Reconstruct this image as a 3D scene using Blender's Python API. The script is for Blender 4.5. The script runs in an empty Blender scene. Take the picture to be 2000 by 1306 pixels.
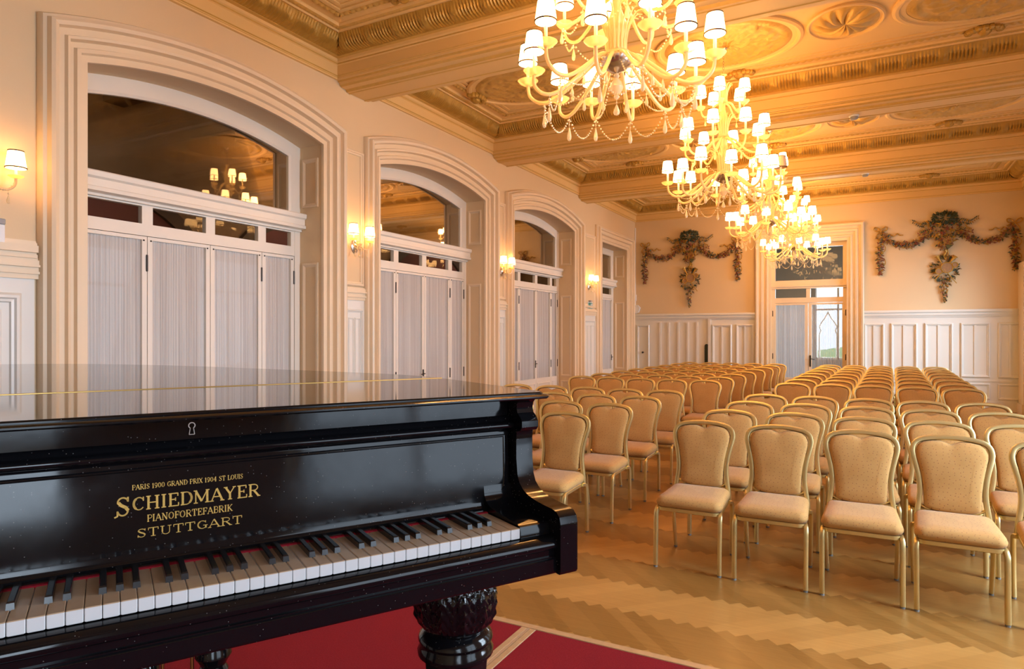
import bpy, math, random
from mathutils import Vector, Matrix
random.seed(7)
R = math.radians
PI = math.pi
col = bpy.context.scene.collection
scene = bpy.context.scene

# ------------------------------------------------------------------ helpers
class MB:
    """collects vertices and faces of ONE mesh"""
    def __init__(s): s.v = []; s.f = []; s.m = []; s.cur = 0
    def mat(s, i): s.cur = i; return s
    def add(s, vs, fs):
        o = len(s.v); s.v.extend([tuple(p) for p in vs])
        for f in fs: s.f.append(tuple(i + o for i in f)); s.m.append(s.cur)
        return s
    def box(s, x0, x1, y0, y1, z0, z1):
        return s.add([(x0,y0,z0),(x1,y0,z0),(x1,y1,z0),(x0,y1,z0),(x0,y0,z1),(x1,y0,z1),(x1,y1,z1),(x0,y1,z1)],
                     [(0,3,2,1),(4,5,6,7),(0,1,5,4),(1,2,6,5),(2,3,7,6),(3,0,4,7)])
    def cbox(s, x0, x1, y0, y1, z0, z1, b=0.003):
        """box with chamfered edges (rounded in plan and top/bottom)"""
        pts = [(x0+b,y0),(x1-b,y0),(x1,y0+b),(x1,y1-b),(x1-b,y1),(x0+b,y1),(x0,y1-b),(x0,y0+b)]
        cx, cy = (x0+x1)/2, (y0+y1)/2
        def inset(p):
            return (p[0] + (b if p[0] < cx else -b), p[1] + (b if p[1] < cy else -b))
        rings = [[(*inset(p), z0) for p in pts], [(*p, z0+b) for p in pts], [(*p, z1-b) for p in pts], [(*inset(p), z1) for p in pts]]
        return s.rings(rings)
    def rings(s, rings, closed=True, caps=True):
        n = len(rings[0]); vs = [p for r in rings for p in r]; fs = []
        for a in range(len(rings)-1):
            for i in range(n if closed else n-1):
                j = (i+1) % n
                fs.append((a*n+i, a*n+j, (a+1)*n+j, (a+1)*n+i))
        if caps and closed:
            fs.append(tuple(range(n-1,-1,-1))); fs.append(tuple((len(rings)-1)*n+i for i in range(n)))
        return s.add(vs, fs)
    def prism(s, poly, a0, a1, axis='z'):
        """polygon extruded along an axis; poly in the other two coordinates (cyclic order)"""
        def P(p, t):
            return (p[0],p[1],t) if axis == 'z' else ((t,p[0],p[1]) if axis == 'x' else (p[0],t,p[1]))
        return s.rings([[P(p,a0) for p in poly],[P(p,a1) for p in poly]])
    def lathe(s, prof, n=16, c=(0,0,0), sx=1, sy=1, mod=None, caps=True):
        rings = []
        for (r, z) in prof:
            ring = []
            for i in range(n):
                t = 2*PI*i/n; rr = r*(mod(t, z) if mod else 1)
                ring.append((c[0]+sx*rr*math.cos(t), c[1]+sy*rr*math.sin(t), c[2]+z))
            rings.append(ring)
        return s.rings(rings, True, caps)
    def tube(s, path, rad, n=8, sq=None, up=(0,0,1), caps=True):
        """tube along a path; rad number or list; sq=(w,d) gives a rounded rectangular section"""
        path = [Vector(p) for p in path]; m = len(path)
        rad = rad if isinstance(rad, (list, tuple)) else [rad]*m
        T = []
        for i in range(m):
            d = path[min(i+1,m-1)] - path[max(i-1,0)]
            T.append(d.normalized() if d.length > 1e-9 else Vector((0,0,1)))
        upv = Vector(up)
        N = upv - T[0]*upv.dot(T[0])
        if N.length < 1e-4: N = Vector((1,0,0)) - T[0]*T[0].x
        N.normalize(); rings = []
        for i in range(m):
            N = N - T[i]*N.dot(T[i]); N.normalize(); B = T[i].cross(N)
            ring = []
            for k in range(n):
                t = 2*PI*(k+.5)/n; a, b = math.cos(t), math.sin(t)
                if sq:
                    e = .45
                    a = math.copysign(abs(a)**e, a)*sq[0]/2; b = math.copysign(abs(b)**e, b)*sq[1]/2
                    ring.append(path[i] + (B*a + N*b)*rad[i])
                else:
                    ring.append(path[i] + (B*a + N*b)*rad[i])
            rings.append(ring)
        return s.rings(rings, True, caps)
    def ball(s, c, r, n=8, m=5, sx=1, sy=1, sz=1):
        prof = [(math.sin(PI*k/m)*r, -math.cos(PI*k/m)*r*sz) for k in range(m+1)]
        prof[0] = (r*.02, prof[0][1]); prof[-1] = (r*.02, prof[-1][1])
        return s.lathe(prof, n, c, sx, sy)
    def build(s, name, mats, parent=None, smooth=True, ang=32, loc=None):
        me = bpy.data.meshes.new(name); me.from_pydata(s.v, [], s.f)
        mats = mats if isinstance(mats, (list, tuple)) else [mats]
        for m in mats: me.materials.append(m)
        if len(mats) > 1: me.polygons.foreach_set('material_index', s.m)
        me.update()
        if smooth:
            me.polygons.foreach_set('use_smooth', [True]*len(me.polygons)); me.set_sharp_from_angle(angle=R(ang))
        o = bpy.data.objects.new(name, me); col.objects.link(o)
        if parent: o.parent = parent
        if loc: o.location = loc
        return o

def sweep_m(mb, lines, mats):
    """consecutive profile lines joined by strips, one material index per strip"""
    for a, b, m in zip(lines[:-1], lines[1:], mats): mb.mat(m).rings([a,b], closed=False, caps=False)
    mb.mat(0)
def empty(name, loc, rz=0.0):
    o = bpy.data.objects.new(name, None); col.objects.link(o); o.location = loc; o.rotation_euler = (0,0,rz)
    o.empty_display_size = .05
    return o
def tag(o, label=None, cat=None, group=None, kind=None):
    if label: o['label'] = label
    if cat: o['category'] = cat
    if group: o['group'] = group
    if kind: o['kind'] = kind
    return o
def struct(o): o['kind'] = 'structure'; return o
def copy_tree(o, parent=None):
    c = o.copy(); col.objects.link(c)
    if parent: c.parent = parent
    for ch in list(o.children): copy_tree(ch, c)
    return c
def bez(p, n=8):
    """Catmull-Rom through points"""
    p = [Vector(q) for q in p]; out = []
    for i in range(len(p)-1):
        a, b, c_, d = p[max(i-1,0)], p[i], p[i+1], p[min(i+2,len(p)-1)]
        for k in range(n):
            t = k/n
            out.append(.5*((2*b)+(c_-a)*t+(2*a-5*b+4*c_-d)*t*t+(3*b-a-3*c_+d)*t**3))
    out.append(p[-1]); return out

# ------------------------------------------------------------------ materials
def mk(name):
    m = bpy.data.materials.new(name); m.use_nodes = True
    nt = m.node_tree; b = nt.nodes['Principled BSDF']
    return m, nt, b
def N(nt, typ, **kw):
    n = nt.nodes.new(typ)
    for k, v in kw.items(): setattr(n, k, v)
    return n
def plain(name, c, rough=.5, metal=0, noise=0.06, nscale=6, bump=0, bscale=60, coat=0, spec=.5):
    m, nt, b = mk(name); L = nt.links.new
    b.inputs['Roughness'].default_value = rough; b.inputs['Metallic'].default_value = metal
    b.inputs['Specular IOR Level'].default_value = spec
    if coat: b.inputs['Coat Weight'].default_value = coat; b.inputs['Coat Roughness'].default_value = .06
    tc = N(nt,'ShaderNodeTexCoord'); nz = N(nt,'ShaderNodeTexNoise'); nz.inputs['Scale'].default_value = nscale; nz.inputs['Detail'].default_value = 3
    L(tc.outputs['Object'], nz.inputs['Vector'])
    mr = N(nt,'ShaderNodeMapRange'); mr.inputs['To Min'].default_value = 1-noise; mr.inputs['To Max'].default_value = 1+noise
    L(nz.outputs['Fac'], mr.inputs['Value'])
    mx = N(nt,'ShaderNodeVectorMath', operation='SCALE'); mx.inputs[0].default_value = c
    L(mr.outputs['Result'], mx.inputs['Scale']); L(mx.outputs['Vector'], b.inputs['Base Color'])
    if bump:
        n2 = N(nt,'ShaderNodeTexNoise'); n2.inputs['Scale'].default_value = bscale; L(tc.outputs['Object'], n2.inputs['Vector'])
        bp = N(nt,'ShaderNodeBump'); bp.inputs['Strength'].default_value = bump; bp.inputs['Distance'].default_value = .01
        L(n2.outputs['Fac'], bp.inputs['Height']); L(bp.outputs['Normal'], b.inputs['Normal'])
    return m
M = {}
M['wall'] = plain('cream_wall_paint', (.70,.54,.335), .55, noise=.03, nscale=1.5, bump=.05, bscale=90)
M['trim'] = plain('ivory_moulding_paint', (.77,.63,.45), .38, noise=.03, nscale=2)
M['dado'] = plain('white_panel_paint', (.73,.715,.67), .32, noise=.03, nscale=3)
M['ceil'] = plain('cream_ceiling_paint', (.77,.53,.22), .55, noise=.04, nscale=2)
M['gilt'] = plain('ochre_gilt_plaster', (.47,.28,.05), .42, metal=.25, noise=.22, nscale=14, bump=.3, bscale=70)
M['gilt2'] = plain('pale_gilt_plaster', (.60,.38,.10), .45, metal=.15, noise=.15, nscale=16, bump=.2, bscale=60)
M['white_frame'] = plain('white_door_paint', (.80,.76,.69), .35, noise=.03)
M['dark_metal'] = plain('dark_iron', (.05,.04,.035), .4, .8)
M['gold'] = plain('brushed_gold_metal', (.80,.66,.31), .36, .88, noise=.06, nscale=20)
M['silver'] = plain('polished_silver', (.62,.58,.55), .22, .95, noise=.1, nscale=30)
M['brass'] = plain('worn_brass', (.75,.50,.16), .3, 1)
M['glide'] = plain('grey_glide', (.25,.25,.24), .5)
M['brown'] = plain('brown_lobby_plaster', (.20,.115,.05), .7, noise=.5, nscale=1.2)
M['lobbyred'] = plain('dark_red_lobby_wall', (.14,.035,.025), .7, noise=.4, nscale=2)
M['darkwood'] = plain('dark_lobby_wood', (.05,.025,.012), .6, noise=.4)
M['opal'] = plain('opal_murano_glass', (.92,.78,.50), .12, 0, noise=.05, nscale=20, coat=.6)
def add_clear(m, f):
    nt = m.node_tree; L = nt.links.new; out = nt.nodes['Material Output']; src = out.inputs[0].links[0].from_socket
    tr = N(nt,'ShaderNodeBsdfTransparent'); mx = N(nt,'ShaderNodeMixShader'); mx.inputs[0].default_value = f
    L(src, mx.inputs[1]); L(tr.outputs[0], mx.inputs[2]); L(mx.outputs[0], out.inputs[0])
def add_translucent(m, c, f):
    nt = m.node_tree; L = nt.links.new; b = nt.nodes['Principled BSDF']; out = nt.nodes['Material Output']
    tl = N(nt,'ShaderNodeBsdfTranslucent'); tl.inputs['Color'].default_value = (*c,1); mx = N(nt,'ShaderNodeMixShader'); mx.inputs[0].default_value = f
    L(b.outputs[0], mx.inputs[1]); L(tl.outputs[0], mx.inputs[2]); L(mx.outputs[0], out.inputs[0])
add_translucent(M['opal'], (1.0,.86,.55), .5)
M['crystal'] = plain('cut_crystal', (.92,.82,.62), .05, 0, noise=.08, nscale=60, coat=1)
add_translucent(M['crystal'], (1.0,.88,.62), .45); add_clear(M['crystal'], .2)
M['pan'] = plain('clear_amber_glass_pan', (.92,.76,.46), .08, 0, noise=.04, nscale=20, coat=.6)
add_translucent(M['pan'], (1.0,.84,.5), .4); add_clear(M['pan'], .5)
M['tube'] = plain('milky_candle_tube', (.92,.82,.62), .3, noise=.02)
M['carpet'] = plain('crimson_carpet', (.27,.014,.024), .95, noise=.25, nscale=160, bump=.5, bscale=500, spec=.15)
M['strip'] = plain('pale_wood_strip', (.50,.33,.18), .45, noise=.2, nscale=30)
M['stripmetal'] = plain('aluminium_strip', (.70,.66,.60), .3, .8)
M['grey'] = plain('grey_plastic', (.30,.30,.31), .5)
M['whiteplastic'] = plain('white_plastic', (.78,.79,.82), .4)
M['green'] = plain('green_sign_face', (.01,.22,.17), .4)
M['slot'] = plain('dark_green_lacquer', (.018,.022,.008), .35)
M['felt'] = plain('red_felt', (.45,.01,.03), .95, noise=.15, nscale=200)
M['ivory'] = plain('ivory_key_front', (.84,.85,.86), .2, noise=.03, nscale=30, coat=.4)
M['tanivory'] = plain('tan_key_top', (.60,.43,.28), .2, noise=.06, nscale=40, coat=.25)  # tan tone for the top faces only, fronts stay white
M['ebony'] = plain('ebony_key', (.012,.012,.014), .25, noise=.3, nscale=40, coat=.3)
M['goldleaf'] = plain('gold_leaf_lettering', (.72,.47,.12), .4, .55, noise=.3, nscale=300)
M['lawn'] = plain('lawn', (.34,.48,.20), .9, noise=.3)
M['leafg'] = plain('dark_green_relief', (.095,.09,.03), .5, noise=.5, nscale=25)
M['leafb'] = plain('blue_green_relief', (.075,.105,.085), .5, noise=.5, nscale=25)
M['rose'] = plain('rose_relief', (.24,.07,.035), .5, noise=.4, nscale=25)
M['ochre'] = plain('gold_relief', (.48,.27,.045), .4, .3, noise=.3, nscale=25)
M['tan'] = plain('tan_relief', (.32,.18,.085), .5, noise=.3, nscale=25)

def mat_black():
    m, nt, b = mk('worn_black_lacquer'); L = nt.links.new
    b.inputs['Specular IOR Level'].default_value = .40
    tc = N(nt,'ShaderNodeTexCoord')
    v = N(nt,'ShaderNodeTexVoronoi'); v.inputs['Scale'].default_value = 210
    L(tc.outputs['Object'], v.inputs['Vector'])
    n1 = N(nt,'ShaderNodeTexNoise'); n1.inputs['Scale'].default_value = 7; n1.inputs['Detail'].default_value = 4; L(tc.outputs['Object'], n1.inputs['Vector'])
    # dust specks: small distance inside the cell, and only cells with a bright random colour
    lt = N(nt,'ShaderNodeMath', operation='LESS_THAN'); lt.inputs[1].default_value = .17; L(v.outputs['Distance'], lt.inputs[0])
    sp = N(nt,'ShaderNodeSeparateColor'); L(v.outputs['Color'], sp.inputs['Color'])
    gt = N(nt,'ShaderNodeMath', operation='GREATER_THAN'); gt.inputs[1].default_value = .90; L(sp.outputs['Red'], gt.inputs[0])
    mu = N(nt,'ShaderNodeMath', operation='MULTIPLY'); L(lt.outputs[0], mu.inputs[0]); L(gt.outputs[0], mu.inputs[1])
    mx = N(nt,'ShaderNodeMix', data_type='RGBA'); mx.inputs['A'].default_value = (.006,.006,.0075,1); mx.inputs['B'].default_value = (.16,.15,.14,1)
    L(mu.outputs[0], mx.inputs['Factor']); L(mx.outputs['Result'], b.inputs['Base Color'])
    mr = N(nt,'ShaderNodeMapRange'); mr.inputs['From Min'].default_value = .35; mr.inputs['From Max'].default_value = .7; mr.inputs['To Min'].default_value = .06; mr.inputs['To Max'].default_value = .17
    L(n1.outputs['Fac'], mr.inputs['Value']); L(mr.outputs['Result'], b.inputs['Roughness'])
    n2 = N(nt,'ShaderNodeTexNoise'); n2.inputs['Scale'].default_value = 14; L(tc.outputs['Object'], n2.inputs['Vector'])
    bp = N(nt,'ShaderNodeBump'); bp.inputs['Strength'].default_value = .02; bp.inputs['Distance'].default_value = .01
    L(n2.outputs['Fac'], bp.inputs['Height']); L(bp.outputs['Normal'], b.inputs['Normal'])
    return m
M['black'] = mat_black()
def mat_lid():
    m, nt, b = mk('polished_black_lid')
    b.inputs['Base Color'].default_value = (.010,.009,.008,1); b.inputs['Roughness'].default_value = .05
    b.inputs['IOR'].default_value = 2.1
    L = nt.links.new; tc = N(nt,'ShaderNodeTexCoord'); n2 = N(nt,'ShaderNodeTexNoise'); n2.inputs['Scale'].default_value = 3
    L(tc.outputs['Object'], n2.inputs['Vector'])
    mr = N(nt,'ShaderNodeMapRange'); mr.inputs['To Min'].default_value = .03; mr.inputs['To Max'].default_value = .09
    L(n2.outputs['Fac'], mr.inputs['Value']); L(mr.outputs['Result'], b.inputs['Roughness'])
    return m
M['lid'] = mat_lid()
def mat_fabric():
    m, nt, b = mk('beige_dotted_upholstery'); L = nt.links.new
    b.inputs['Roughness'].default_value = .82; b.inputs['Specular IOR Level'].default_value = .25
    b.inputs['Sheen Weight'].default_value = .15
    tc = N(nt,'ShaderNodeTexCoord')
    v = N(nt,'ShaderNodeTexVoronoi'); v.voronoi_dimensions = '2D'; v.inputs['Scale'].default_value = 36; v.inputs['Randomness'].default_value = .65
    sp = N(nt,'ShaderNodeSeparateXYZ'); L(tc.outputs['Object'], sp.inputs[0]); sm = N(nt,'ShaderNodeMath', operation='ADD'); L(sp.outputs['Y'], sm.inputs[0]); L(sp.outputs['Z'], sm.inputs[1])
    cb = N(nt,'ShaderNodeCombineXYZ'); L(sp.outputs['X'], cb.inputs['X']); L(sm.outputs[0], cb.inputs['Y']); L(cb.outputs[0], v.inputs['Vector'])
    lt = N(nt,'ShaderNodeMath', operation='LESS_THAN'); lt.inputs[1].default_value = .095; L(v.outputs['Distance'], lt.inputs[0])
    nz = N(nt,'ShaderNodeTexNoise'); nz.inputs['Scale'].default_value = 9; nz.inputs['Detail'].default_value = 5; L(tc.outputs['Object'], nz.inputs['Vector'])
    m1 = N(nt,'ShaderNodeMix', data_type='RGBA'); m1.inputs['A'].default_value = (.46,.25,.075,1); m1.inputs['B'].default_value = (.58,.335,.118,1)
    L(nz.outputs['Fac'], m1.inputs['Factor'])
    m2 = N(nt,'ShaderNodeMix', data_type='RGBA'); m2.inputs['B'].default_value = (.30,.13,.06,1)
    L(m1.outputs['Result'], m2.inputs['A']); L(lt.outputs[0], m2.inputs['Factor']); L(m2.outputs['Result'], b.inputs['Base Color'])
    wv = N(nt,'ShaderNodeTexNoise'); wv.inputs['Scale'].default_value = 400; L(tc.outputs['Object'], wv.inputs['Vector'])
    bp = N(nt,'ShaderNodeBump'); bp.inputs['Strength'].default_value = .25; bp.inputs['Distance'].default_value = .003
    L(wv.outputs['Fac'], bp.inputs['Height']); L(bp.outputs['Normal'], b.inputs['Normal'])
    return m
M['fabric'] = mat_fabric()
def mat_parquet():
    m, nt, b = mk('oak_herringbone_parquet'); L = nt.links.new
    at = N(nt,'ShaderNodeAttribute', attribute_name='board'); tc = N(nt,'ShaderNodeTexCoord')
    b.inputs['Specular IOR Level'].default_value = .5
    sx = N(nt,'ShaderNodeSeparateColor'); L(at.outputs['Color'], sx.inputs['Color'])
    # grain along the board: the board colour's blue channel tells its direction (+45 or -45 degrees)
    mp1 = N(nt,'ShaderNodeMapping'); mp1.inputs['Rotation'].default_value = (0,0,R(45)); mp1.inputs['Scale'].default_value = (3,60,1)
    mp2 = N(nt,'ShaderNodeMapping'); mp2.inputs['Rotation'].default_value = (0,0,R(-45)); mp2.inputs['Scale'].default_value = (3,60,1)
    L(tc.outputs['Object'], mp1.inputs['Vector']); L(tc.outputs['Object'], mp2.inputs['Vector'])
    mv = N(nt,'ShaderNodeMix', data_type='VECTOR'); L(sx.outputs['Blue'], mv.inputs['Factor'])
    L(mp1.outputs['Vector'], mv.inputs['A']); L(mp2.outputs['Vector'], mv.inputs['B'])
    g = N(nt,'ShaderNodeTexNoise'); g.inputs['Scale'].default_value = 1.0; g.inputs['Detail'].default_value = 4; L(mv.outputs['Result'], g.inputs['Vector'])
    rp = N(nt,'ShaderNodeValToRGB'); e = rp.color_ramp.elements
    e[0].position = 0; e[0].color = (.165,.066,.008,1); e[1].position = 1; e[1].color = (.52,.285,.082,1)
    ad = N(nt,'ShaderNodeMath', operation='MULTIPLY_ADD'); ad.inputs[1].default_value = .35; L(g.outputs['Fac'], ad.inputs[0]); L(sx.outputs['Red'], ad.inputs[2])
    L(ad.outputs[0], rp.inputs['Fac']); L(rp.outputs['Color'], b.inputs['Base Color'])
    n2 = N(nt,'ShaderNodeTexNoise'); n2.inputs['Scale'].default_value = 1.7; n2.inputs['Detail'].default_value = 5; L(tc.outputs['Object'], n2.inputs['Vector'])
    mr = N(nt,'ShaderNodeMapRange'); mr.inputs['To Min'].default_value = .20; mr.inputs['To Max'].default_value = .48
    L(n2.outputs['Fac'], mr.inputs['Value']); L(mr.outputs['Result'], b.inputs['Roughness'])
    return m
M['parquet'] = mat_parquet()
def mat_glass(name, tint, gain):
    m = bpy.data.materials.new(name); m.use_nodes = True; nt = m.node_tree; nt.nodes.clear(); L = nt.links.new
    out = N(nt,'ShaderNodeOutputMaterial'); mx = N(nt,'ShaderNodeMixShader'); tr = N(nt,'ShaderNodeBsdfTransparent'); gl = N(nt,'ShaderNodeBsdfGlossy')
    tr.inputs['Color'].default_value = (*tint,1); gl.inputs['Roughness'].default_value = .02
    fr = N(nt,'ShaderNodeFresnel'); fr.inputs['IOR'].default_value = 1.5
    mu = N(nt,'ShaderNodeMath', operation='MULTIPLY', use_clamp=True); mu.inputs[1].default_value = gain
    L(fr.outputs[0], mu.inputs[0]); L(mu.outputs[0], mx.inputs[0]); L(tr.outputs[0], mx.inputs[1]); L(gl.outputs[0], mx.inputs[2]); L(mx.outputs[0], out.inputs[0])
    return m
M['glass'] = mat_glass('window_glass', (.985,.98,.97), .5)
M['oldglass'] = mat_glass('dark_fanlight_glass', (.93,.90,.85), .5)
def mat_sheer():
    m = bpy.data.materials.new('sheer_curtain_cloth'); m.use_nodes = True; nt = m.node_tree; nt.nodes.clear(); L = nt.links.new
    out = N(nt,'ShaderNodeOutputMaterial'); mx = N(nt,'ShaderNodeMixShader'); tr = N(nt,'ShaderNodeBsdfTransparent'); df = N(nt,'ShaderNodeBsdfDiffuse'); tl = N(nt,'ShaderNodeBsdfTranslucent'); m2 = N(nt,'ShaderNodeMixShader')
    tc = N(nt,'ShaderNodeTexCoord'); mp = N(nt,'ShaderNodeMapping'); mp.inputs['Scale'].default_value = (55,55,.35); L(tc.outputs['Object'], mp.inputs['Vector'])
    nz = N(nt,'ShaderNodeTexNoise'); nz.inputs['Scale'].default_value = 1; nz.inputs['Detail'].default_value = 3; L(mp.outputs['Vector'], nz.inputs['Vector'])
    rp = N(nt,'ShaderNodeValToRGB'); e = rp.color_ramp.elements; e[0].position = .3; e[0].color = (.76,.70,.68,1); e[1].position = .68; e[1].color = (.95,.92,.90,1)
    L(nz.outputs['Fac'], rp.inputs['Fac']); L(rp.outputs['Color'], df.inputs['Color']); L(rp.outputs['Color'], tl.inputs['Color'])
    m2.inputs[0].default_value = .2; L(df.outputs[0], m2.inputs[1]); L(tl.outputs[0], m2.inputs[2])
    mr = N(nt,'ShaderNodeMapRange'); mr.inputs['From Min'].default_value = .35; mr.inputs['From Max'].default_value = .7; mr.inputs['To Min'].default_value = .10; mr.inputs['To Max'].default_value = .02
    L(nz.outputs['Fac'], mr.inputs['Value']); L(mr.outputs['Result'], mx.inputs[0])
    L(m2.outputs[0], mx.inputs[1]); L(tr.outputs[0], mx.inputs[2]); L(mx.outputs[0], out.inputs[0])
    return m
M['sheer'] = mat_sheer()
def mat_shade(name, c, st):
    m, nt, b = mk(name)
    b.inputs['Base Color'].default_value = (.85,.75,.6,1); b.inputs['Roughness'].default_value = .8
    b.inputs['Emission Color'].default_value = (*c,1); b.inputs['Emission Strength'].default_value = st
    return m
WARM = (1.0,.51,.165)
M['shade'] = mat_shade('lit_pleated_lampshade', WARM, 24)
M['wshade'] = mat_shade('lit_sconce_lampshade', WARM, 12)
M['band'] = plain('brown_shade_binding', (.10,.04,.012), .8)
M['unlit'] = plain('unlit_lampshade', (.62,.45,.30), .8)

# ------------------------------------------------------------------ dimensions (metres; y runs down the hall, camera at the origin)
XL, XR, YB, YF = -5.31, 2.72, -4.55, 16.43
ZC, ZCB = 4.84, 4.445           # ceiling, cornice foot
BEAMS = [(-1.05),(2.45),(5.95),(9.45),(12.98)]
BAYS = [(YB,-1.38),(-.72,2.12),(2.78,5.62),(6.28,9.12),(9.78,12.65),(13.31,YF)]
DADO = 2.0

# ------------------------------------------------------------------ floor
def clip_poly(poly, x0, x1, y0, y1):
    for (ax, lim, sgn) in ((0,x0,1),(0,x1,-1),(1,y0,1),(1,y1,-1)):
        out = []
        for i in range(len(poly)):
            a, b = poly[i], poly[(i+1)%len(poly)]
            ia, ib = (a[ax]-lim)*sgn >= 0, (b[ax]-lim)*sgn >= 0
            if ia: out.append(a)
            if ia != ib:
                t = (lim-a[ax])/(b[ax]-a[ax]); out.append((a[0]+(b[0]-a[0])*t, a[1]+(b[1]-a[1])*t))
        poly = out
        if len(poly) < 3: return None
    return poly
def make_floor():
    w, n = .072, 8; vs = []; fs = []; cols = []
    c_, s_ = math.cos(R(-45)), math.sin(R(-45)); rnd = random.Random(3)
    def put(a, b, la, lb, vert):
        p = [(a,b),(a+la,b),(a+la,b+lb),(a,b+lb)]
        p = [((x*c_-y*s_)*w, (x*s_+y*c_)*w+6) for x, y in p]
        if all(q[0] < XL for q in p) or all(q[0] > XR for q in p) or all(q[1] < 1.5 for q in p) or all(q[1] > YF for q in p): return
        p = clip_poly(p, XL, XR, 1.5, YF)
        if not p: return
        o = len(vs); vs.extend([(x,y,0) for x, y in p]); fs.append(tuple(range(o,o+len(p))))
        v = (.60 if vert else .16) + rnd.uniform(-.10,.10); cols.extend([(v, rnd.random(), 1.0 if vert else 0.0, 1)]*len(p))  # one board direction coloured paler, standing in for its directional sheen
    for b in range(-230, 260):
        for m in range(-16, 17):
            put(b+2*n*m, b, n, 1, False); put(b, b-(2*n-1)+2*n*m, 1, n, True)
    o = len(vs); vs.extend([(XL,YB,0),(XR,YB,0),(XR,1.5,0),(XL,1.5,0)]); fs.append((o,o+1,o+2,o+3)); cols.extend([(.3,.5,0,1)]*4)
    me = bpy.data.meshes.new('floor'); me.from_pydata(vs, [], fs); me.materials.append(M['parquet'])
    ca = me.color_attributes.new('board', 'FLOAT_COLOR', 'CORNER')
    flat = []
    for p in me.polygons:
        for vi in p.vertices: flat.extend(cols[vi])
    ca.data.foreach_set('color', flat); me.update()
    ob = bpy.data.objects.new('floor', me); col.objects.link(ob); struct(ob)
make_floor()

# ------------------------------------------------------------------ left wall with arched openings
ARCH = [(2.88,5.38),(6.33,8.86),(9.80,12.42)]      # openings 1..3
RECT = (13.97,15.72)                               # opening 4, square headed
SPR, RISE = 3.66, .175
WT = .45                                           # wall thickness
def arch_geo(u0, u1):
    h = (u1-u0)/2; rad = (h*h+RISE*RISE)/(2*RISE); return (u0+u1)/2, h, rad, SPR+RISE-rad
def arch_pts(u0, u1, d, n=24, dz=0.0):
    """kink-to-kink points of the arch offset outward by d (y,z)"""
    c, h, rad, zc = arch_geo(u0, u1); rr = rad+d; hh = h+d
    a = math.asin(hh/rr)
    return [(c+rr*math.sin(-a+2*a*k/n), zc+rr*math.cos(-a+2*a*k/n)+dz) for k in range(n+1)]
def wall_left():
    mb = MB(); top = 4.9
    edges = [YB]; segs = []
    ops = ARCH+[RECT]
    y = YB
    for (u0,u1) in ops:
        segs.append((y,u0)); y = u1
    segs.append((y, YF+.4))
    for a, b in segs: mb.box(XL-WT, XL, a, b, 0, top)
    for (u0,u1) in ARCH:
        pts = arch_pts(u0,u1,0); poly = [(u0,top)] + pts + [(u1,top)]
        n = len(pts)
        for x, fl in ((XL,False),(XL-WT,True)):
            vs = [(x,p[0],p[1]) for p in pts]+[(x,p[0],top) for p in pts]
            fs = [(i,i+1,n+i+1,n+i) if not fl else (i,n+i,n+i+1,i+1) for i in range(n-1)]
            mb.add(vs,fs)
        vs = [(XL,p[0],p[1]) for p in pts]+[(XL-WT,p[0],p[1]) for p in pts]
        mb.add(vs,[(i,n+i,n+i+1,i+1) for i in range(n-1)])
    mb.box(XL-WT,XL,RECT[0],RECT[1],3.65,top)
    struct(mb.build('wall_left', M['wall'], smooth=False))
wall_left()

SURR = [(-.006,0),(-.006,.030),(.045,.030),(.055,.048),(.085,.048),(.095,.030),(.135,.030),(.145,.062),(.165,.066),(.175,.048),(.225,.048),(.235,.075),(.262,.082),(.285,.075),(.295,.050),(.318,.046),(.33,.03),(.33,0)]
SURR = [(d, (o-.03)*1.7+.034 if o > 0 else 0) for d, o in SURR]
def surround(name, u0, u1, wl, wr, arched=True, zt=3.65, z0=0.0):
    """moulded surround swept round an opening of the left wall"""
    mb = MB(); cols_ = []
    for d, o in SURR:
        sl, sr = d*wl/.33, d*wr/.33
        if arched:
            c, h, rad, zc = arch_geo(u0,u1); rr = rad+d
            aL = -math.asin(min(.99,(h+sl)/rr)); aR = math.asin(min(.99,(h+sr)/rr)); n = 26
            arc = [(c+rr*math.sin(aL+(aR-aL)*k/n), zc+rr*math.cos(aL+(aR-aL)*k/n)) for k in range(n+1)]
        else:
            arc = [(u0-sl,zt+d),(u1+sr,zt+d)]
        pl = [(arc[0][0],z0)]+arc+[(arc[-1][0],z0)]
        cols_.append([(XL+o+.0005,p[0],p[1]) for p in pl])
    mb.rings(cols_, closed=False)
    return struct(mb.build(name, M['trim'], smooth=True, ang=25))
surround('trim_1', *ARCH[0], .33, .33)
surround('trim_2', *ARCH[1], .27, .36)
surround('trim_3', *ARCH[2], .27, .42)
surround('trim_4', *RECT, .36, .42, False)

def frame_panel(mb, axis, face, a0, a1, z0, z1, w=.05, o=.022, sgn=1, steps=True):
    """raised rectangular moulding frame on a wall plane; axis 'x': plane at x=face running along y"""
    prof = [(0,0),(0,o*.6),(w*.25,o),(w*.5,o),(w*.65,o*.55),(w*.9,o*.5),(w,0)]
    rings = []
    for d, t in prof:
        q = [(a0+d,z0+d),(a1-d,z0+d),(a1-d,z1-d),(a0+d,z1-d),(a0+d,z0+d)]
        f = face+sgn*t
        rings.append([(f,p[0],p[1]) if axis == 'x' else (p[0],f,p[1]) for p in q])
    mb.rings(rings, closed=False)
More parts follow.
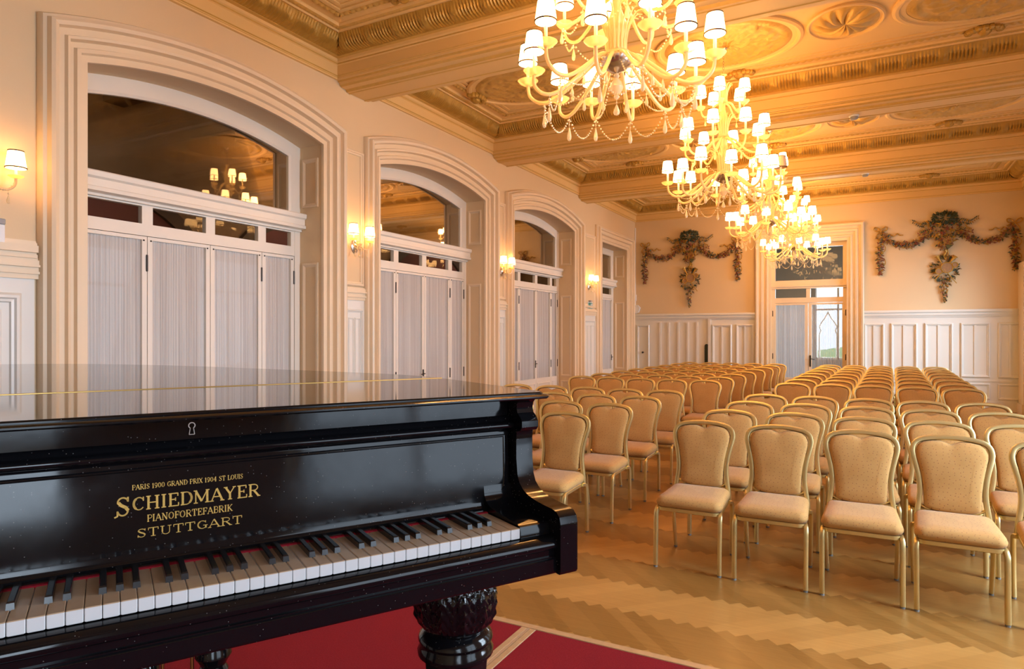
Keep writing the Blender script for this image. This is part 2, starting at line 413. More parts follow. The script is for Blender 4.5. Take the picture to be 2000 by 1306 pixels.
# piers of the left wall: tall cream panels above, white panelled dado below
PIERS = [(.5,2.55),(5.71,6.06),(9.22,9.53),(12.84,13.61)]
def piers():
    for i, (a, b) in enumerate(PIERS):
        mb = MB(); e = .02 if i else 0
        if i == 0:
            mb.box(XL,XL+.012,YB,b-.02,0,DADO-.03)
            frame_panel(mb,'x',XL+.012,1.35,2.44,.28,1.86,.07,.03)
            for q0, q1 in ((1.47,1.68),(1.78,2.0),(2.10,2.32)): frame_panel(mb,'x',XL+.012,q0,q1,.42,1.74,.03,.014)
        else:
            mb.box(XL,XL+.012,a,b,0,DADO-.03)
            frame_panel(mb,'x',XL+.012,a+.03,b-.03,.28,1.86,.035,.024)
            n = 2 if b-a < .5 else 3; w = (b-a-.14)/n
            for k in range(n): frame_panel(mb,'x',XL+.012,a+.07+k*w+.008,a+.07+(k+1)*w-.008,.4,1.76,.018,.012)
        struct(mb.build('trim_%d'%(5+i), M['dado'], smooth=False))
        # dado cap (stepped) and the panel frame over it
        mc = MB(); aa = YB if i == 0 else a-.01; bb = b+.0 if i == 0 else b+.01
        for z0, z1, o in ((1.965,2.0,.028),(2.0,2.018,.045),(2.018,2.05,.03),(2.05,2.066,.052),(2.066,2.10,.036),(2.10,2.115,.022)): mc.box(XL,XL+o,aa,bb,z0,z1)
        if i == 0:
            for z0, z1, o in ((2.115,2.14,.035),(2.14,2.155,.022),(2.155,2.205,.048),(2.205,2.225,.03),(2.225,2.24,.015)): mc.box(XL,XL+o,aa,bb-.01,z0,z1)
        else: frame_panel(mc,'x',XL,a+.012,b-.012,2.13,3.72,.055 if b-a < .5 else .08,.032)
        struct(mc.build('trim_%d'%(9+i), M['trim'], smooth=False))
piers()
mb = MB()
for a, b in [(YB,2.54),(5.72,6.05),(9.23,9.52),(12.85,13.6)]: mb.box(XL,XL+.03,a,b,0,.16); mb.box(XL,XL+.04,a,b,.0,.05)
struct(mb.build('baseboard_left', M['dado'], smooth=False))

# ------------------------------------------------------------------ glazed doors in the left wall openings
GX = XL-.35       # plane of the glazing
def pleats(mb, y0, y1, z0, z1, x, amp=.008, per=.028):
    n = max(12, int((y1-y0)/.0055)); rnd = random.Random(int(y0*1000)); vs = []; ph = [rnd.uniform(-.5,.5) for _ in range(n+1)]
    zz = [z0, z0+(z1-z0)*.33, z0+(z1-z0)*.66, z1]
    for j, z in enumerate(zz):
        for i in range(n+1):
            y = y0+(y1-y0)*i/n
            vs.append((x+amp*math.sin(2*PI*(y-y0)/per+ph[i//6]*2+.4*j), y, z))
    fs = [(j*(n+1)+i, j*(n+1)+i+1, (j+1)*(n+1)+i+1, (j+1)*(n+1)+i) for j in range(3) for i in range(n)]
    mb.add(vs,fs)
def left_door(idx, u0, u1, leaves, arched=True):
    """leaves: edges of the door leaves on the glazing plane"""
    root = struct(empty('door_%d'%idx, (0,0,0)))
    WF = M['white_frame']
    e0, e1 = u0+.02, u1-.02
    zt0, zt1 = 2.715, 2.91          # transom beam
    # fanlight frame
    mb = MB(); n = 24
    if arched:
        def rim(d):
            c, h, rad, zc = arch_geo(u0,u1); rr = rad-d; hh = h-d; a = math.asin(hh/rr)
            return [(c+rr*math.sin(-a+2*a*k/n), zc+rr*math.cos(-a+2*a*k/n)) for k in range(n+1)]
        A, B = rim(.0), rim(.13)
        A = [(A[0][0],zt1-.02)]+A+[(A[-1][0],zt1-.02)]; B = [(B[0][0],zt1-.02)]+B+[(B[-1][0],zt1-.02)]
        C = rim(.155); C = [(C[0][0],zt1-.02)]+C+[(C[-1][0],zt1-.02)]
    else:
        def rc(d): return [(u0+d,zt1-.02),(u0+d,3.65-d),(u1-d,3.65-d),(u1-d,zt1-.02)]
        A, B, C = rc(0), rc(.12), rc(.145)
    mb.rings([[(GX-.05,*p) for p in A],[(GX+.02,*p) for p in A],[(GX+.02,*p) for p in B],[(GX+.005,*p) for p in C],[(GX-.03,*p) for p in C]], closed=False)
    fr = mb.build('fanlight_frame', WF, root, ang=30)
    g = MB(); top = C; c0 = ((u0+u1)/2, zt1)
    g.add([(GX-.01,*c0)]+[(GX-.01,*p) for p in C], [(0,i+1,i+2) for i in range(len(C)-1)])
    g.build('fanlight_pane', M['oldglass'], fr, smooth=False)
    # moulded transom beam
    mb = MB()
    prof = [(-.05,zt0),(.05,zt0),(.05,zt0+.02),(.115,zt0+.03),(.115,zt0+.06),(.10,zt0+.07),(.10,zt0+.13),(.125,zt0+.145),(.13,zt1-.01),(.12,zt1),(-.05,zt1)]
    mb.rings([[(GX+a,y,z) for a, z in prof] for y in (e0-.015,e1+.015)])
    mb.build('transom_beam', WF, root, smooth=False)
    # row of small lights
    zl0, zl1 = 2.545, 2.70
    mb = MB(); mb.box(GX-.04,GX+.015,e0,e1,zl1,zt0-.001); mb.box(GX-.04,GX+.015,e0,e1,2.44,zl0)
    ed = leaves
    for k, (a, b) in enumerate(zip(ed[:-1], ed[1:])):
        if k == 0: mb.box(GX-.04,GX+.015,e0,a+.05,zl0,zl1)
        mb.box(GX-.04,GX+.015,b-.05,(e1 if k == len(ed)-2 else b+.05),zl0,zl1)
    tl = mb.build('transom_light', WF, root, smooth=False)
    for a, b in zip(ed[:-1], ed[1:]):
        g = MB(); g.add([(GX-.012,a+.05,zl0),(GX-.012,b-.05,zl0),(GX-.012,b-.05,zl1),(GX-.012,a+.05,zl1)],[(0,1,2,3)]); g.build('transom_pane', M['glass'], tl, smooth=False)
    # side posts
    mb = MB(); mb.box(GX-.05,GX+.02,u0+.001,ed[0]-.001,0,zt0); mb.box(GX-.05,GX+.02,ed[-1]+.001,u1-.001,0,zt0); mb.build('door_post', WF, root, smooth=False)
    for k, (a, b) in enumerate(zip(ed[:-1], ed[1:])):
        a += .003; b -= .003; st = .045
        mb = MB(); x0, x1 = GX-.03, GX+.012
        mb.box(x0,x1,a,a+st,.02,2.435); mb.box(x0,x1,b-st,b,.02,2.435); mb.box(x0,x1,a+st,b-st,2.405,2.435); mb.box(x0,x1,a+st,b-st,.02,.71)
        frame_panel(mb,'x',x1,a+.06,b-.06,.12,.62,.03,.012)
        lf = mb.build('door_leaf', WF, root, smooth=False)
        cu = MB(); pleats(cu,a+st-.005,b-st+.005,.70,2.41,GX-.018,.006,.026)
        cu.build('sheer_curtain', M['sheer'], lf, ang=80)
        g = MB(); g.add([(GX+.003,a+st,.71),(GX+.003,b-st,.71),(GX+.003,b-st,2.405),(GX+.003,a+st,2.405)],[(0,1,2,3)]); g.build('door_pane', M['glass'], lf, smooth=False)
        hy = b if k in (0,2,3) else None
        if hy:
            for hz in (2.20,.98,1.55):
                if hz == 1.55: continue
                h = MB(); h.lathe([(.004,-.075),(.009,-.07),(.009,.07),(.004,.075)],8,(x1+.004,hy-.002,hz)); h.build('hinge', M['dark_metal'], lf)
        for py in (a+.03,b-.03):
            h = MB(); h.ball((x1+.003,py,2.40),.008,6,4); h.build('curtain_rod_stud', M['dark_metal'], lf)
        if k == 1:
            h = MB(); h.box(x1,x1+.008,b-.035,b-.012,.92,1.06); h.tube([(x1+.008,b-.024,1.0),(x1+.04,b-.024,1.0),(x1+.045,b-.05,1.0),(x1+.045,b-.12,.995)],.007,8); h.build('handle', M['dark_metal'], lf)
    # panelled reveals
    mb = MB()
    for z0, z1 in ((.1,.62),(.70,2.36),(2.98,3.52)):
        q = [(GX+.06,z0),(XL-.05,z0),(XL-.05,z1),(GX+.06,z1)]
        for side, yy, sg in ((1,u1,-1),(0,u0,1)):
            rings = []
            for d, t in ((0,0),(0,.012),(.02,.014),(.03,.008),(.045,0)):
                rr = [(GX+.06+d,z0+d),(XL-.05-d,z0+d),(XL-.05-d,z1-d),(GX+.06+d,z1-d),(GX+.06+d,z0+d)]
                rings.append([(p[0],yy+sg*(t+.0005),p[1]) for p in rr])
            mb.rings(rings, closed=False)
    mb.build('jamb_panel', M['trim'], root, smooth=False)
    return root
left_door(1, *ARCH[0], [2.98,3.598,4.236,4.856,5.30])
left_door(2, *ARCH[1], [6.43,7.10,7.743,8.41,8.80])
left_door(3, *ARCH[2], [9.90,10.67,11.377,12.05,12.36])
left_door(4, *RECT, [14.07,14.845,15.62], False)

mb = MB()
for u0, u1 in ARCH+[RECT]: mb.box(XL-WT,XL-.0005,u0,u1,-.06,.004)
mb.box(-2.03,-.43,YF+.0005,YF+.3,-.06,.004)
struct(mb.build('floor_threshold', M['strip'], smooth=False))
# lobby behind the glass: a dim brown room
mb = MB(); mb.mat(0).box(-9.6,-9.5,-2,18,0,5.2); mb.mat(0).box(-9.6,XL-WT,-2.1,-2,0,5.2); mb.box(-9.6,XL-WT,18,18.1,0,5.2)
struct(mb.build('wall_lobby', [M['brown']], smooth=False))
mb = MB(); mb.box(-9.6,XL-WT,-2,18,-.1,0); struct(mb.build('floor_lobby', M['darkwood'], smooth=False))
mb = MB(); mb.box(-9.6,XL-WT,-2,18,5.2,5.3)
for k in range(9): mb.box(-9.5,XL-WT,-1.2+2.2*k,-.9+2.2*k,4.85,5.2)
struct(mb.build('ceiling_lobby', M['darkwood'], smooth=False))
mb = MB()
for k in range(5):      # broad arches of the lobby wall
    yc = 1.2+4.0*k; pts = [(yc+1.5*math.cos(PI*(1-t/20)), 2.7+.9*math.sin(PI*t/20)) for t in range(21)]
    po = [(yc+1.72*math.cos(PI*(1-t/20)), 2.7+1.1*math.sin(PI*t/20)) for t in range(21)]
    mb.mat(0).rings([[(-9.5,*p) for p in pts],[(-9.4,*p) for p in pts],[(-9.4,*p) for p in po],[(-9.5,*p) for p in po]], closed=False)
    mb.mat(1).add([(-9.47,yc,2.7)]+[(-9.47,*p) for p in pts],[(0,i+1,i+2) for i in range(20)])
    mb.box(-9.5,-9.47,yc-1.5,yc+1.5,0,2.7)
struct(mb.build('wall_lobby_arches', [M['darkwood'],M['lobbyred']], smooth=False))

# ------------------------------------------------------------------ far wall
DX0, DX1, DZ = -2.03, -.43, 3.66
def far_wall():
    mb = MB(); mb.box(XL-.4,DX0,YF,YF+.3,0,4.9); mb.box(DX1,XR+.4,YF,YF+.3,0,4.9); mb.box(DX0,DX1,YF,YF+.3,DZ,4.9)
    struct(mb.build('wall_far', M['wall'], smooth=False))
    # door surround
    prof = [(-.006,0),(-.006,.03),(.05,.03),(.06,.055),(.09,.055),(.10,.03),(.15,.03),(.16,.06),(.20,.07),(.215,.05),(.26,.05),(.275,.09),(.31,.10),(.33,.08),(.33,0)]
    mb = MB(); mb.rings([[(DX0-d,YF-o-.0005,0),(DX0-d,YF-o-.0005,DZ+d*1.15),(DX1+d,YF-o-.0005,DZ+d*1.15),(DX1+d,YF-o-.0005,0)] for d, o in prof], closed=False)
    struct(mb.build('trim_13', M['trim'], ang=25))
    # dado, right part
    y = YF-.03
    mb = MB(); mb.box(DX1+.33,XR,y,YF,0,1.97)
    for z0, z1, o in ((1.93,1.965,.05),(1.965,1.985,.075),(1.985,2.03,.055),(2.03,2.05,.085),(2.05,2.08,.06)): mb.box(DX1+.33,XR,YF-o,YF,z0,z1)
    mb.box(DX1+.33,XR,YF-.05,YF,.0,.2); mb.box(DX1+.33,XR,YF-.045,YF,.60,.64)
    cells = [(-.06,.345),(.375,.96),(1.0,1.58),(1.63,2.21),(2.26,XR-.02)]
    cells = [(-.10,.29),(.41,.90),(1.03,1.53),(1.66,2.16),(2.29,2.68)]
    for a, b in cells:
        frame_panel(mb,'y',y,a,b,.68,1.80,.055,.035,-1); m = (a+b)/2
        mb.box(m-.02,m+.02,y-.018,y,.73,1.75)
        frame_panel(mb,'y',y,a,b,.24,.56,.045,.025,-1)
    struct(mb.build('trim_14', M['dado'], smooth=False))
    # dado, left part: jib door with battens, then two panels
    mb = MB(); a1 = DX0-.33; mb.box(XL,a1,y,YF,0,1.97)
    for z0, z1, o in ((1.93,1.965,.05),(1.965,1.985,.075),(1.985,2.03,.055),(2.03,2.05,.085),(2.05,2.08,.06)): mb.box(XL,a1,YF-o,YF,z0,z1)
    mb.box(XL,a1,YF-.05,YF,0,.2)
    frame_panel(mb,'y',y,-5.24,-4.92,.45,1.80,.05,.035,-1)
    for x in (-4.64,-4.42,-4.18,-3.95,-3.72): mb.box(x-.022,x+.022,y-.025,y,.3,1.86)
    mb.box(-3.45,-3.39,y-.045,y,.0,1.93)
    for a, b in ((-3.36,-2.90),(-2.80,-2.40)):
        frame_panel(mb,'y',y,a,b,.68,1.80,.055,.035,-1); m = (a+b)/2; mb.box(m-.018,m+.018,y-.018,y,.73,1.75)
        frame_panel(mb,'y',y,a,b,.24,.56,.045,.025,-1)
    struct(mb.build('trim_15', M['dado'], smooth=False))
far_wall()
# far double door
def far_door():
    root = struct(empty('door_5', (0,0,0))); WF = M['trim']; yg = YF+.16; m = (DX0+DX1)/2
    mb = MB(); mb.box(DX0,DX0+.09,yg-.05,yg+.03,0,DZ); mb.box(DX1-.09,DX1,yg-.05,yg+.03,0,DZ); mb.box(DX0+.09,DX1-.09,yg-.05,yg+.03,DZ-.1,DZ)
    mb.box(DX0+.001,DX1-.001,yg-.08,yg+.028,2.62,2.81); mb.box(DX0+.09,DX1-.09,yg-.05,yg+.03,2.29,2.41); mb.box(m-.045,m+.045,yg-.05,yg+.03,2.41,2.62)
    mb.box(DX0+.002,DX1-.002,yg-.10,yg-.079,2.66,2.70); fr = mb.build('door_frame', WF, root, smooth=False)
    g = MB(); g.add([(DX0+.09,yg,2.81),(DX1-.09,yg,2.81),(DX1-.09,yg,DZ-.1),(DX0+.09,yg,DZ-.1)],[(0,1,2,3)]); g.build('fanlight_pane', M['glass'], fr, smooth=False)
    for a, b in ((DX0+.09,m-.045),(m+.045,DX1-.09)):
        g = MB(); g.add([(a,yg,2.41),(b,yg,2.41),(b,yg,2.62),(a,yg,2.62)],[(0,1,2,3)]); g.build('transom_pane', M['glass'], fr, smooth=False)
    for k, (a, b) in enumerate(((DX0+.03,m),(m,DX1-.03))):
        mb = MB(); a += .004; b -= .004; s = .07
        mb.box(a,a+s,yg-.04,yg+.01,.01,2.285); mb.box(b-s,b,yg-.04,yg+.01,.01,2.285); mb.box(a+s,b-s,yg-.04,yg+.01,2.24,2.285); mb.box(a+s,b-s,yg-.04,yg+.01,.01,.56)
        frame_panel(mb,'y',yg-.04,a+.09,b-.09,.12,.46,.03,.014,-1)
        lf = mb.build('door_leaf', WF, root, smooth=False)
        cu = MB(); n = 110; vs = []; 
        for z in (.55,1.1,1.7,2.25):
            for i in range(n+1):
                x = a+s-.005+(b-a-2*s+.01)*i/n; vs.append((x,yg+.03+.006*math.sin(2*PI*x/.03),z))
        cu.add(vs,[(j*(n+1)+i,j*(n+1)+i+1,(j+1)*(n+1)+i+1,(j+1)*(n+1)+i) for j in range(3) for i in range(n)])
        cu.build('sheer_curtain', M['sheer3'] if k == 0 else M['sheer2'], lf, ang=80)
        g = MB(); g.add([(a+s,yg,.56),(b-s,yg,.56),(b-s,yg,2.24),(a+s,yg,2.24)],[(0,1,2,3)]); g.build('door_pane', M['glass'], lf, smooth=False)
        for hz in (2.05,1.05):
            h = MB(); hx = a if k == 0 else b; h.lathe([(.005,-.07),(.011,-.06),(.011,.06),(.005,.07)],8,(hx,yg-.045,hz)); h.build('hinge', M['dark_metal'], lf)
        if k == 1:
            h = MB(); h.box(a+.02,a+.05,yg-.05,yg-.04,.82,1.08); h.tube([(a+.035,yg-.05,1.0),(a+.035,yg-.09,1.0),(a+.06,yg-.1,1.0),(a+.13,yg-.1,.99)],.009,8); h.ball((a+.035,yg-.06,.88),.016,8,5); h.build('handle', M['dark_metal'], lf)
def sheer2():
    m = M['sheer'].copy(); m.name = 'thin_sheer_cloth'
    for n in m.node_tree.nodes:
        if n.type == 'MAP_RANGE': n.inputs['To Min'].default_value = .66; n.inputs['To Max'].default_value = .42
    return m
M['sheer2'] = sheer2()
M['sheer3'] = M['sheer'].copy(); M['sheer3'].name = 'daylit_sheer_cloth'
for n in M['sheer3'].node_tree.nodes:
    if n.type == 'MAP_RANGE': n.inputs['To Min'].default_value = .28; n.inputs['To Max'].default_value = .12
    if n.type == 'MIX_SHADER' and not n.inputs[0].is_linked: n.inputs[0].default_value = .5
far_door()
# anteroom behind the far door, with a pointed-arch window on daylight
def anteroom():
    y0, y1 = YF+.3, 19.2
    mb = MB(); mb.box(-4.2,-4.1,y0,y1,0,4.4); mb.box(1.6,1.7,y0,y1,0,4.4)
    # end wall with window opening
    wx0, wx1, wz0, wz1 = -1.25,-.10,.90,2.85
    mb.box(-4.2,wx0,y1,y1+.15,0,4.4); mb.box(wx1,1.7,y1,y1+.15,0,4.4); mb.box(wx0,wx1,y1,y1+.15,0,wz0); mb.box(wx0,wx1,y1,y1+.15,wz1,4.4)
    struct(mb.build('wall_anteroom', M['anteroom'], smooth=False))
    mb = MB(); mb.box(-4.2,1.7,y0,y1,-.1,0); struct(mb.build('floor_anteroom', M['darkwood'], smooth=False))
    mb = MB(); mb.box(-4.2,1.7,y0,y1,4.3,4.4); struct(mb.build('ceiling_anteroom', M['darkwood'], smooth=False))
    mb = MB(); y = y1+.05
    for x in (wx0-.02,-.74,wx1-.05): mb.box(x,x+.05,y,y+.05,wz0,wz1)
    for z in (wz0,2.19,2.42,wz1-.05): mb.box(wx0,wx1,y,y+.05,z,z+.05)
    xo = -.955; pts = [(-.21,1.55),(-.17,1.66),(-.21,1.76),(-.15,1.88),(-.08,1.98),(-.02,2.10),(0,2.17),(.02,2.10),(.08,1.98),(.15,1.88),(.21,1.76),(.17,1.66),(.21,1.55)]
    mb.tube([(xo+p[0],y+.02,p[1]) for p in pts],.022,6); mb.tube([(xo-.21,y+.02,1.55),(xo-.21,y+.02,wz0)],.022,6); mb.tube([(xo+.21,y+.02,1.55),(xo+.21,y+.02,wz0)],.022,6)
    struct(mb.build('window_1', M['white_frame'], smooth=False))
M['anteroom'] = plain('pale_grey_anteroom_paint', (.52,.52,.52), .7)
anteroom()
mb = MB(); mb.box(-30,30,20.2,70,-1.2,-1.0); struct(mb.build('lawn_outside', M['lawn'], smooth=False))
mb = MB()
rnd = random.Random(4)
for k in range(26): mb.ball((-10+.8*k, 38+rnd.uniform(-1,1), -.3+rnd.uniform(-.2,.3)), 1.2, 10, 7, 1.3, 1, .8)
tag(mb.build('hedge', M['lawn']), 'green hedge outside beyond the far door and anteroom window', 'hedge')

# ------------------------------------------------------------------ right wall (daylight windows, out of frame) and back wall
WINY = [-2.9,.7,4.2,7.7,11.2,14.6]
def right_wall():
    w = .95; z0, z1 = .66, 3.45; mb = MB(); y = YB-.3
    for c in WINY:
        mb.box(XR,XR+.35,y,c-w,0,4.9); mb.box(XR,XR+.35,c-w,c+w,0,z0); mb.box(XR,XR+.35,c-w,c+w,z1,4.9); y = c+w
    mb.box(XR,XR+.35,y,YF+.3,0,4.9); struct(mb.build('wall_right', M['wall'], smooth=False))
    for i, c in enumerate(WINY):
        mb = MB(); x = XR+.2
        for yy in (c-w,c-.03,c+w-.06): mb.box(x,x+.06,yy,yy+.06,z0,z1)
        for zz in (z0,2.6,z1-.06): mb.box(x,x+.06,c-w,c+w,zz,zz+.06)
        struct(mb.build('window_%d'%(i+2), M['white_frame'], smooth=False))
    mb = MB(); mb.box(XR-.10,XR,15.9,YF,0,2.98); mb.box(XR-.13,XR,15.86,YF,0,.2); struct(mb.build('trim_16', M['trim'], smooth=False))
right_wall()
mb = MB(); mb.box(XL-.4,XR+.4,YB-.3,YB,0,4.9); struct(mb.build('wall_back', M['wall'], smooth=False))

# ------------------------------------------------------------------ ceiling
CORN = [(0,ZCB),(.030,ZCB),(.030,4.462),(.034,4.466),(.034,4.474),(.045,4.482),(.045,4.590),(.058,4.598),(.058,4.612),(.075,4.622),(.080,4.650),(.115,4.658),(.115,4.667)]
CORN_M = [0,0,1,0,1,0,0,1,0,0,1,1]
FRZ0, FRZ1 = (.115,4.665), (.30,4.80)
CORN2 = [(.30,4.80),(.31,4.795),(.325,4.795),(.335,4.81),(.40,4.812),(.41,4.83),(.41,4.84)]
def loop_ring(y0, y1, d, z): return [(XL+d,y0+d,z),(XR-d,y0+d,z),(XR-d,y1-d,z),(XL+d,y1-d,z)]
def relief_loop(mb, y0, y1, f, step):
    """f(t,corner) gives a profile list of (d,z); swept along the four sides with mitred corners"""
    corners = [(XL,y0),(XR,y0),(XR,y1),(XL,y1)]
    dirs = [(1,0),(0,1),(-1,0),(0,-1)]; inn = [(0,1),(-1,0),(0,-1),(1,0)]
    for k in range(4):
        a = corners[k]; L_ = (XR-XL) if k % 2 == 0 else (y1-y0); n = max(8,int(L_/step)); rings = []
        for i in range(n+1):
            t = L_*i/n; ring = []
            for d, z in f(t, L_):
                tt = min(max(t,d),L_-d)          # mitre
                ring.append((a[0]+dirs[k][0]*tt+inn[k][0]*d, a[1]+dirs[k][1]*tt+inn[k][1]*d, z))
            rings.append(ring)
        mb.rings(rings, closed=False)
def frieze_prof(t, L_):
    """coved frieze: fluted shells with leafy bosses every 0.36 m"""
    out = []; ph = (t % .36)/.36; boss = max(0, 1-abs(ph-.5)/.2)
    for k in range(9):
        s = k/8; d = FRZ0[0]+(FRZ1[0]-FRZ0[0])*s; z = FRZ0[1]+(FRZ1[1]-FRZ0[1])*s
        bul = math.sin(PI*s)
        h = .035*bul + (1-boss)*.012*bul*math.cos(2*PI*t/.036) + boss*bul*(.02+.014*math.sin(s*14+t*90)*math.cos(t*110))
        out.append((d+.59*h, z-.81*h))          # bulging down and inward
    return out
def egg_prof(d0, w, z, step, hh):
    def f(t, L_):
        e = abs(math.sin(PI*t/step))
        return [(d0,z),(d0+w*.2,z-hh*.5*(.4+.6*e)),(d0+w*.5,z-hh*(.35+.65*e)),(d0+w*.8,z-hh*.5*(.4+.6*e)),(d0+w,z)]
    return f
CEIL = struct(empty('ceiling', (0,0,0)))
def bay(y0, y1, detail):
    c = CEIL
    mb = MB(); sweep_m(mb,[loop_ring(y0,y1,d,z)+[loop_ring(y0,y1,d,z)[0]] for d, z in CORN],CORN_M)
    mb.rings([loop_ring(y0,y1,d,z)+[loop_ring(y0,y1,d,z)[0]] for d, z in CORN2], closed=False)
    # flat field
    r = loop_ring(y0,y1,.41,ZC); mb.add(r,[(0,3,2,1)])
    # inner plain moulded rectangle
    for q, o in ((.585,.014),(.66,.010)):
        rr = []
        for d, z in ((0,0),(0,-o),(.03,-o*1.3),(.05,-o),(.05,0)): L0 = loop_ring(y0,y1,q+d,ZC+z); rr.append(L0+[L0[0]])
        mb.rings(rr, closed=False)
    mb.build('ceiling_panel', [M['ceil'],M['gilt2']], c, ang=28)
    mb = MB(); relief_loop(mb,y0,y1,frieze_prof,.009 if detail else .03); mb.build('frieze', M['gilt'], c, ang=70)
    mb = MB(); relief_loop(mb,y0,y1,egg_prof(.335,.06,4.812,.05,.014),.0125 if detail else .05); relief_loop(mb,y0,y1,egg_prof(.50,.075,ZC,.075,.03),.0125 if detail else .05); mb.build('egg_band', M['gilt2'], c, ang=70)
    if not detail: return
    cy = (y0+y1)/2; hy = (y1-y0)/2-.72
    def oval(cx, ax, ay, kind):
        mr = MB(); n = 64
        prof = [(1.0,0),(1.0,-.022),(.965,-.034),(.93,-.03),(.92,-.014),(.86,-.012)]
        mr.rings([[(cx+ax*r_*math.cos(2*PI*i/n), cy+ay*r_*math.sin(2*PI*i/n), ZC+z) for i in range(n+1)] for r_, z in prof], closed=False)
        mr.build('medallion_ring', M['ceil'], c, ang=28)
        mg = MB(); nr, nt_ = 22, 144; rings = []
        for a in range(nr+1):
            r_ = .86*(1-a/nr)+.0; ring = []
            for i in range(nt_+1):
                t = 2*PI*i/nt_
                if kind == 'rose': h = .05*abs(math.cos(6*t+(.8-r_)*3))*math.sin(PI*min(1,r_/.86)) + .03*(1-r_)
                else:
                    h = .012+.016*(math.sin(9*t+14*r_)*math.cos(11*r_*3+5*math.sin(3*t)))+.014*math.sin(17*t-20*r_)*math.sin(8*r_*PI)
                    if r_ > .70: h = .030*abs(math.cos(34*t))*math.sin(PI*(r_-.70)/.16)
                ring.append((cx+ax*r_*math.cos(t), cy+ay*r_*math.sin(t), ZC-.008-max(0,h)))
            rings.append(ring)
        mg.rings(rings, closed=False); mg.build('medallion_relief', M['gilt2'], c, ang=75)
    oval(-1.42,.80,.68,'scroll'); oval(-.22,.37,.42,'rose'); oval(-2.62,.37,.42,'rose'); oval(1.08,.88,.66,'scroll'); oval(-3.92,.88,.66,'scroll')
    # shell bosses where the ovals touch the band
    for cx in (1.08,-3.92,-1.42):
        for sg in (-1,1):
            mg = MB(); yy = cy+sg*(hy+.14)
            for k in range(9):
                a = PI*k/8; mg.ball((cx+.14*math.cos(a), yy-sg*.09*math.sin(a)+sg*.05, ZC-.03), .045, 7, 5, 1, 1, .8)
            mg.ball((cx,yy,ZC-.035),.07,8,6); mg.build('shell_boss', M['gilt'], c)
    for ex, sg in ((XL+.56,1),(XR-.56,-1)):
        mg = MB()
        for k in range(9):
            a = PI*k/8; mg.ball((ex+sg*.10*math.sin(a), cy+.15*math.cos(a), ZC-.03), .045, 7, 5)
        mg.ball((ex,cy,ZC-.04),.075,8,6); mg.build('shell_boss', M['gilt'], c)
for i, (a, b) in enumerate(BAYS): bay(a, b, i >= 2)
for i, yb in enumerate(BEAMS):
    y0, y1 = yb-.33, yb+.33
    mb = MB(); hp = [(.33,ZCB+.12),(.33,ZCB),(.325,4.432),(.315,4.428),(.30,4.428),(.30,4.405),(.285,4.398),(.275,4.390),(.20,4.385),(.19,4.372),(.18,4.360),(.15,4.360),(.14,4.352),(.125,4.352),(.115,4.360)]; hm = [0,1,1,0,0,1,1,0,1,1,0,1,0,1]
    P_ = [(-d,z) for d, z in hp]+[(d,z) for d, z in hp[::-1]]; sweep_m(mb,[[(x,yb+d,z) for x in (XL+.005,XR-.005)] for d, z in P_],hm+[0]+hm[::-1]); struct(mb.build('trim_%d'%(17+i), [M['ceil'],M['gilt2']], smooth=False))
mb = MB(); mb.box(XL-.4,XR+.4,YB-.3,YF+.3,4.92,5.0); struct(mb.build('ceiling_slab', M['ceil'], smooth=False))
for (x, y), lb in (((-.17,9.47),'small grey smoke detector under the nearer ceiling beam beside the second chandelier'),((-.06,13.0),'small grey smoke detector under the farthest ceiling beam')):
    r = empty('smoke_detector', (x,y,4.36)); tag(r, lb, 'smoke detector', 'smoke detectors under the beams')
    mb = MB(); mb.lathe([(.06,0),(.06,-.012),(.05,-.02)],20); mb.build('base', M['whiteplastic'], r)
    mb = MB(); mb.lathe([(.045,-.02),(.048,-.035),(.04,-.05),(.015,-.055)],20); mb.build('sensor_head', M['grey'], r)

# ------------------------------------------------------------------ stage platform
def stage():
    root = empty('stage_platform', (-1.05,0,0)); tag(root, 'low stage platform covered in red carpet with pale wood edging under the piano', 'stage')
    ox = -1.05; x0, x1, y0, y1, z = -4.3-ox, 2.2-ox, -2.6, 2.37, .40; sx = -1.19-ox
    mb = MB(); mb.box(x0,x1,y0,y1,0,z-.012); mb.build('deck', M['darkwood'], root, smooth=False)
    e = .038
    for a, b in ((x0+e,sx-.032),(sx+.032,x1-e)):
        mb = MB(); mb.cbox(a,b,y0+e,y1-e,z-.012,z,.002); mb.build('carpet_panel', M['carpet'], root, smooth=False)
    mb = MB(); mb.cbox(x0,x1,y1-e,y1,z-.012,z+.001,.003); mb.build('edge_strip', M['strip'], root, smooth=False)
    mb = MB(); mb.cbox(x1-e,x1,y0,y1-e,z-.012,z+.001,.003); mb.build('edge_strip', M['strip'], root, smooth=False)
    mb = MB(); mb.mat(0).cbox(sx-.032,sx-.006,y0,y1-e,z-.012,z+.0012,.002); mb.cbox(sx+.006,sx+.032,y0,y1-e,z-.012,z+.0012,.002); mb.mat(1).box(sx-.006,sx+.006,y0,y1-e,z-.012,z+.0008)
    mb.build('seam_strip', [M['strip'],M['stripmetal']], root, smooth=False)
stage()

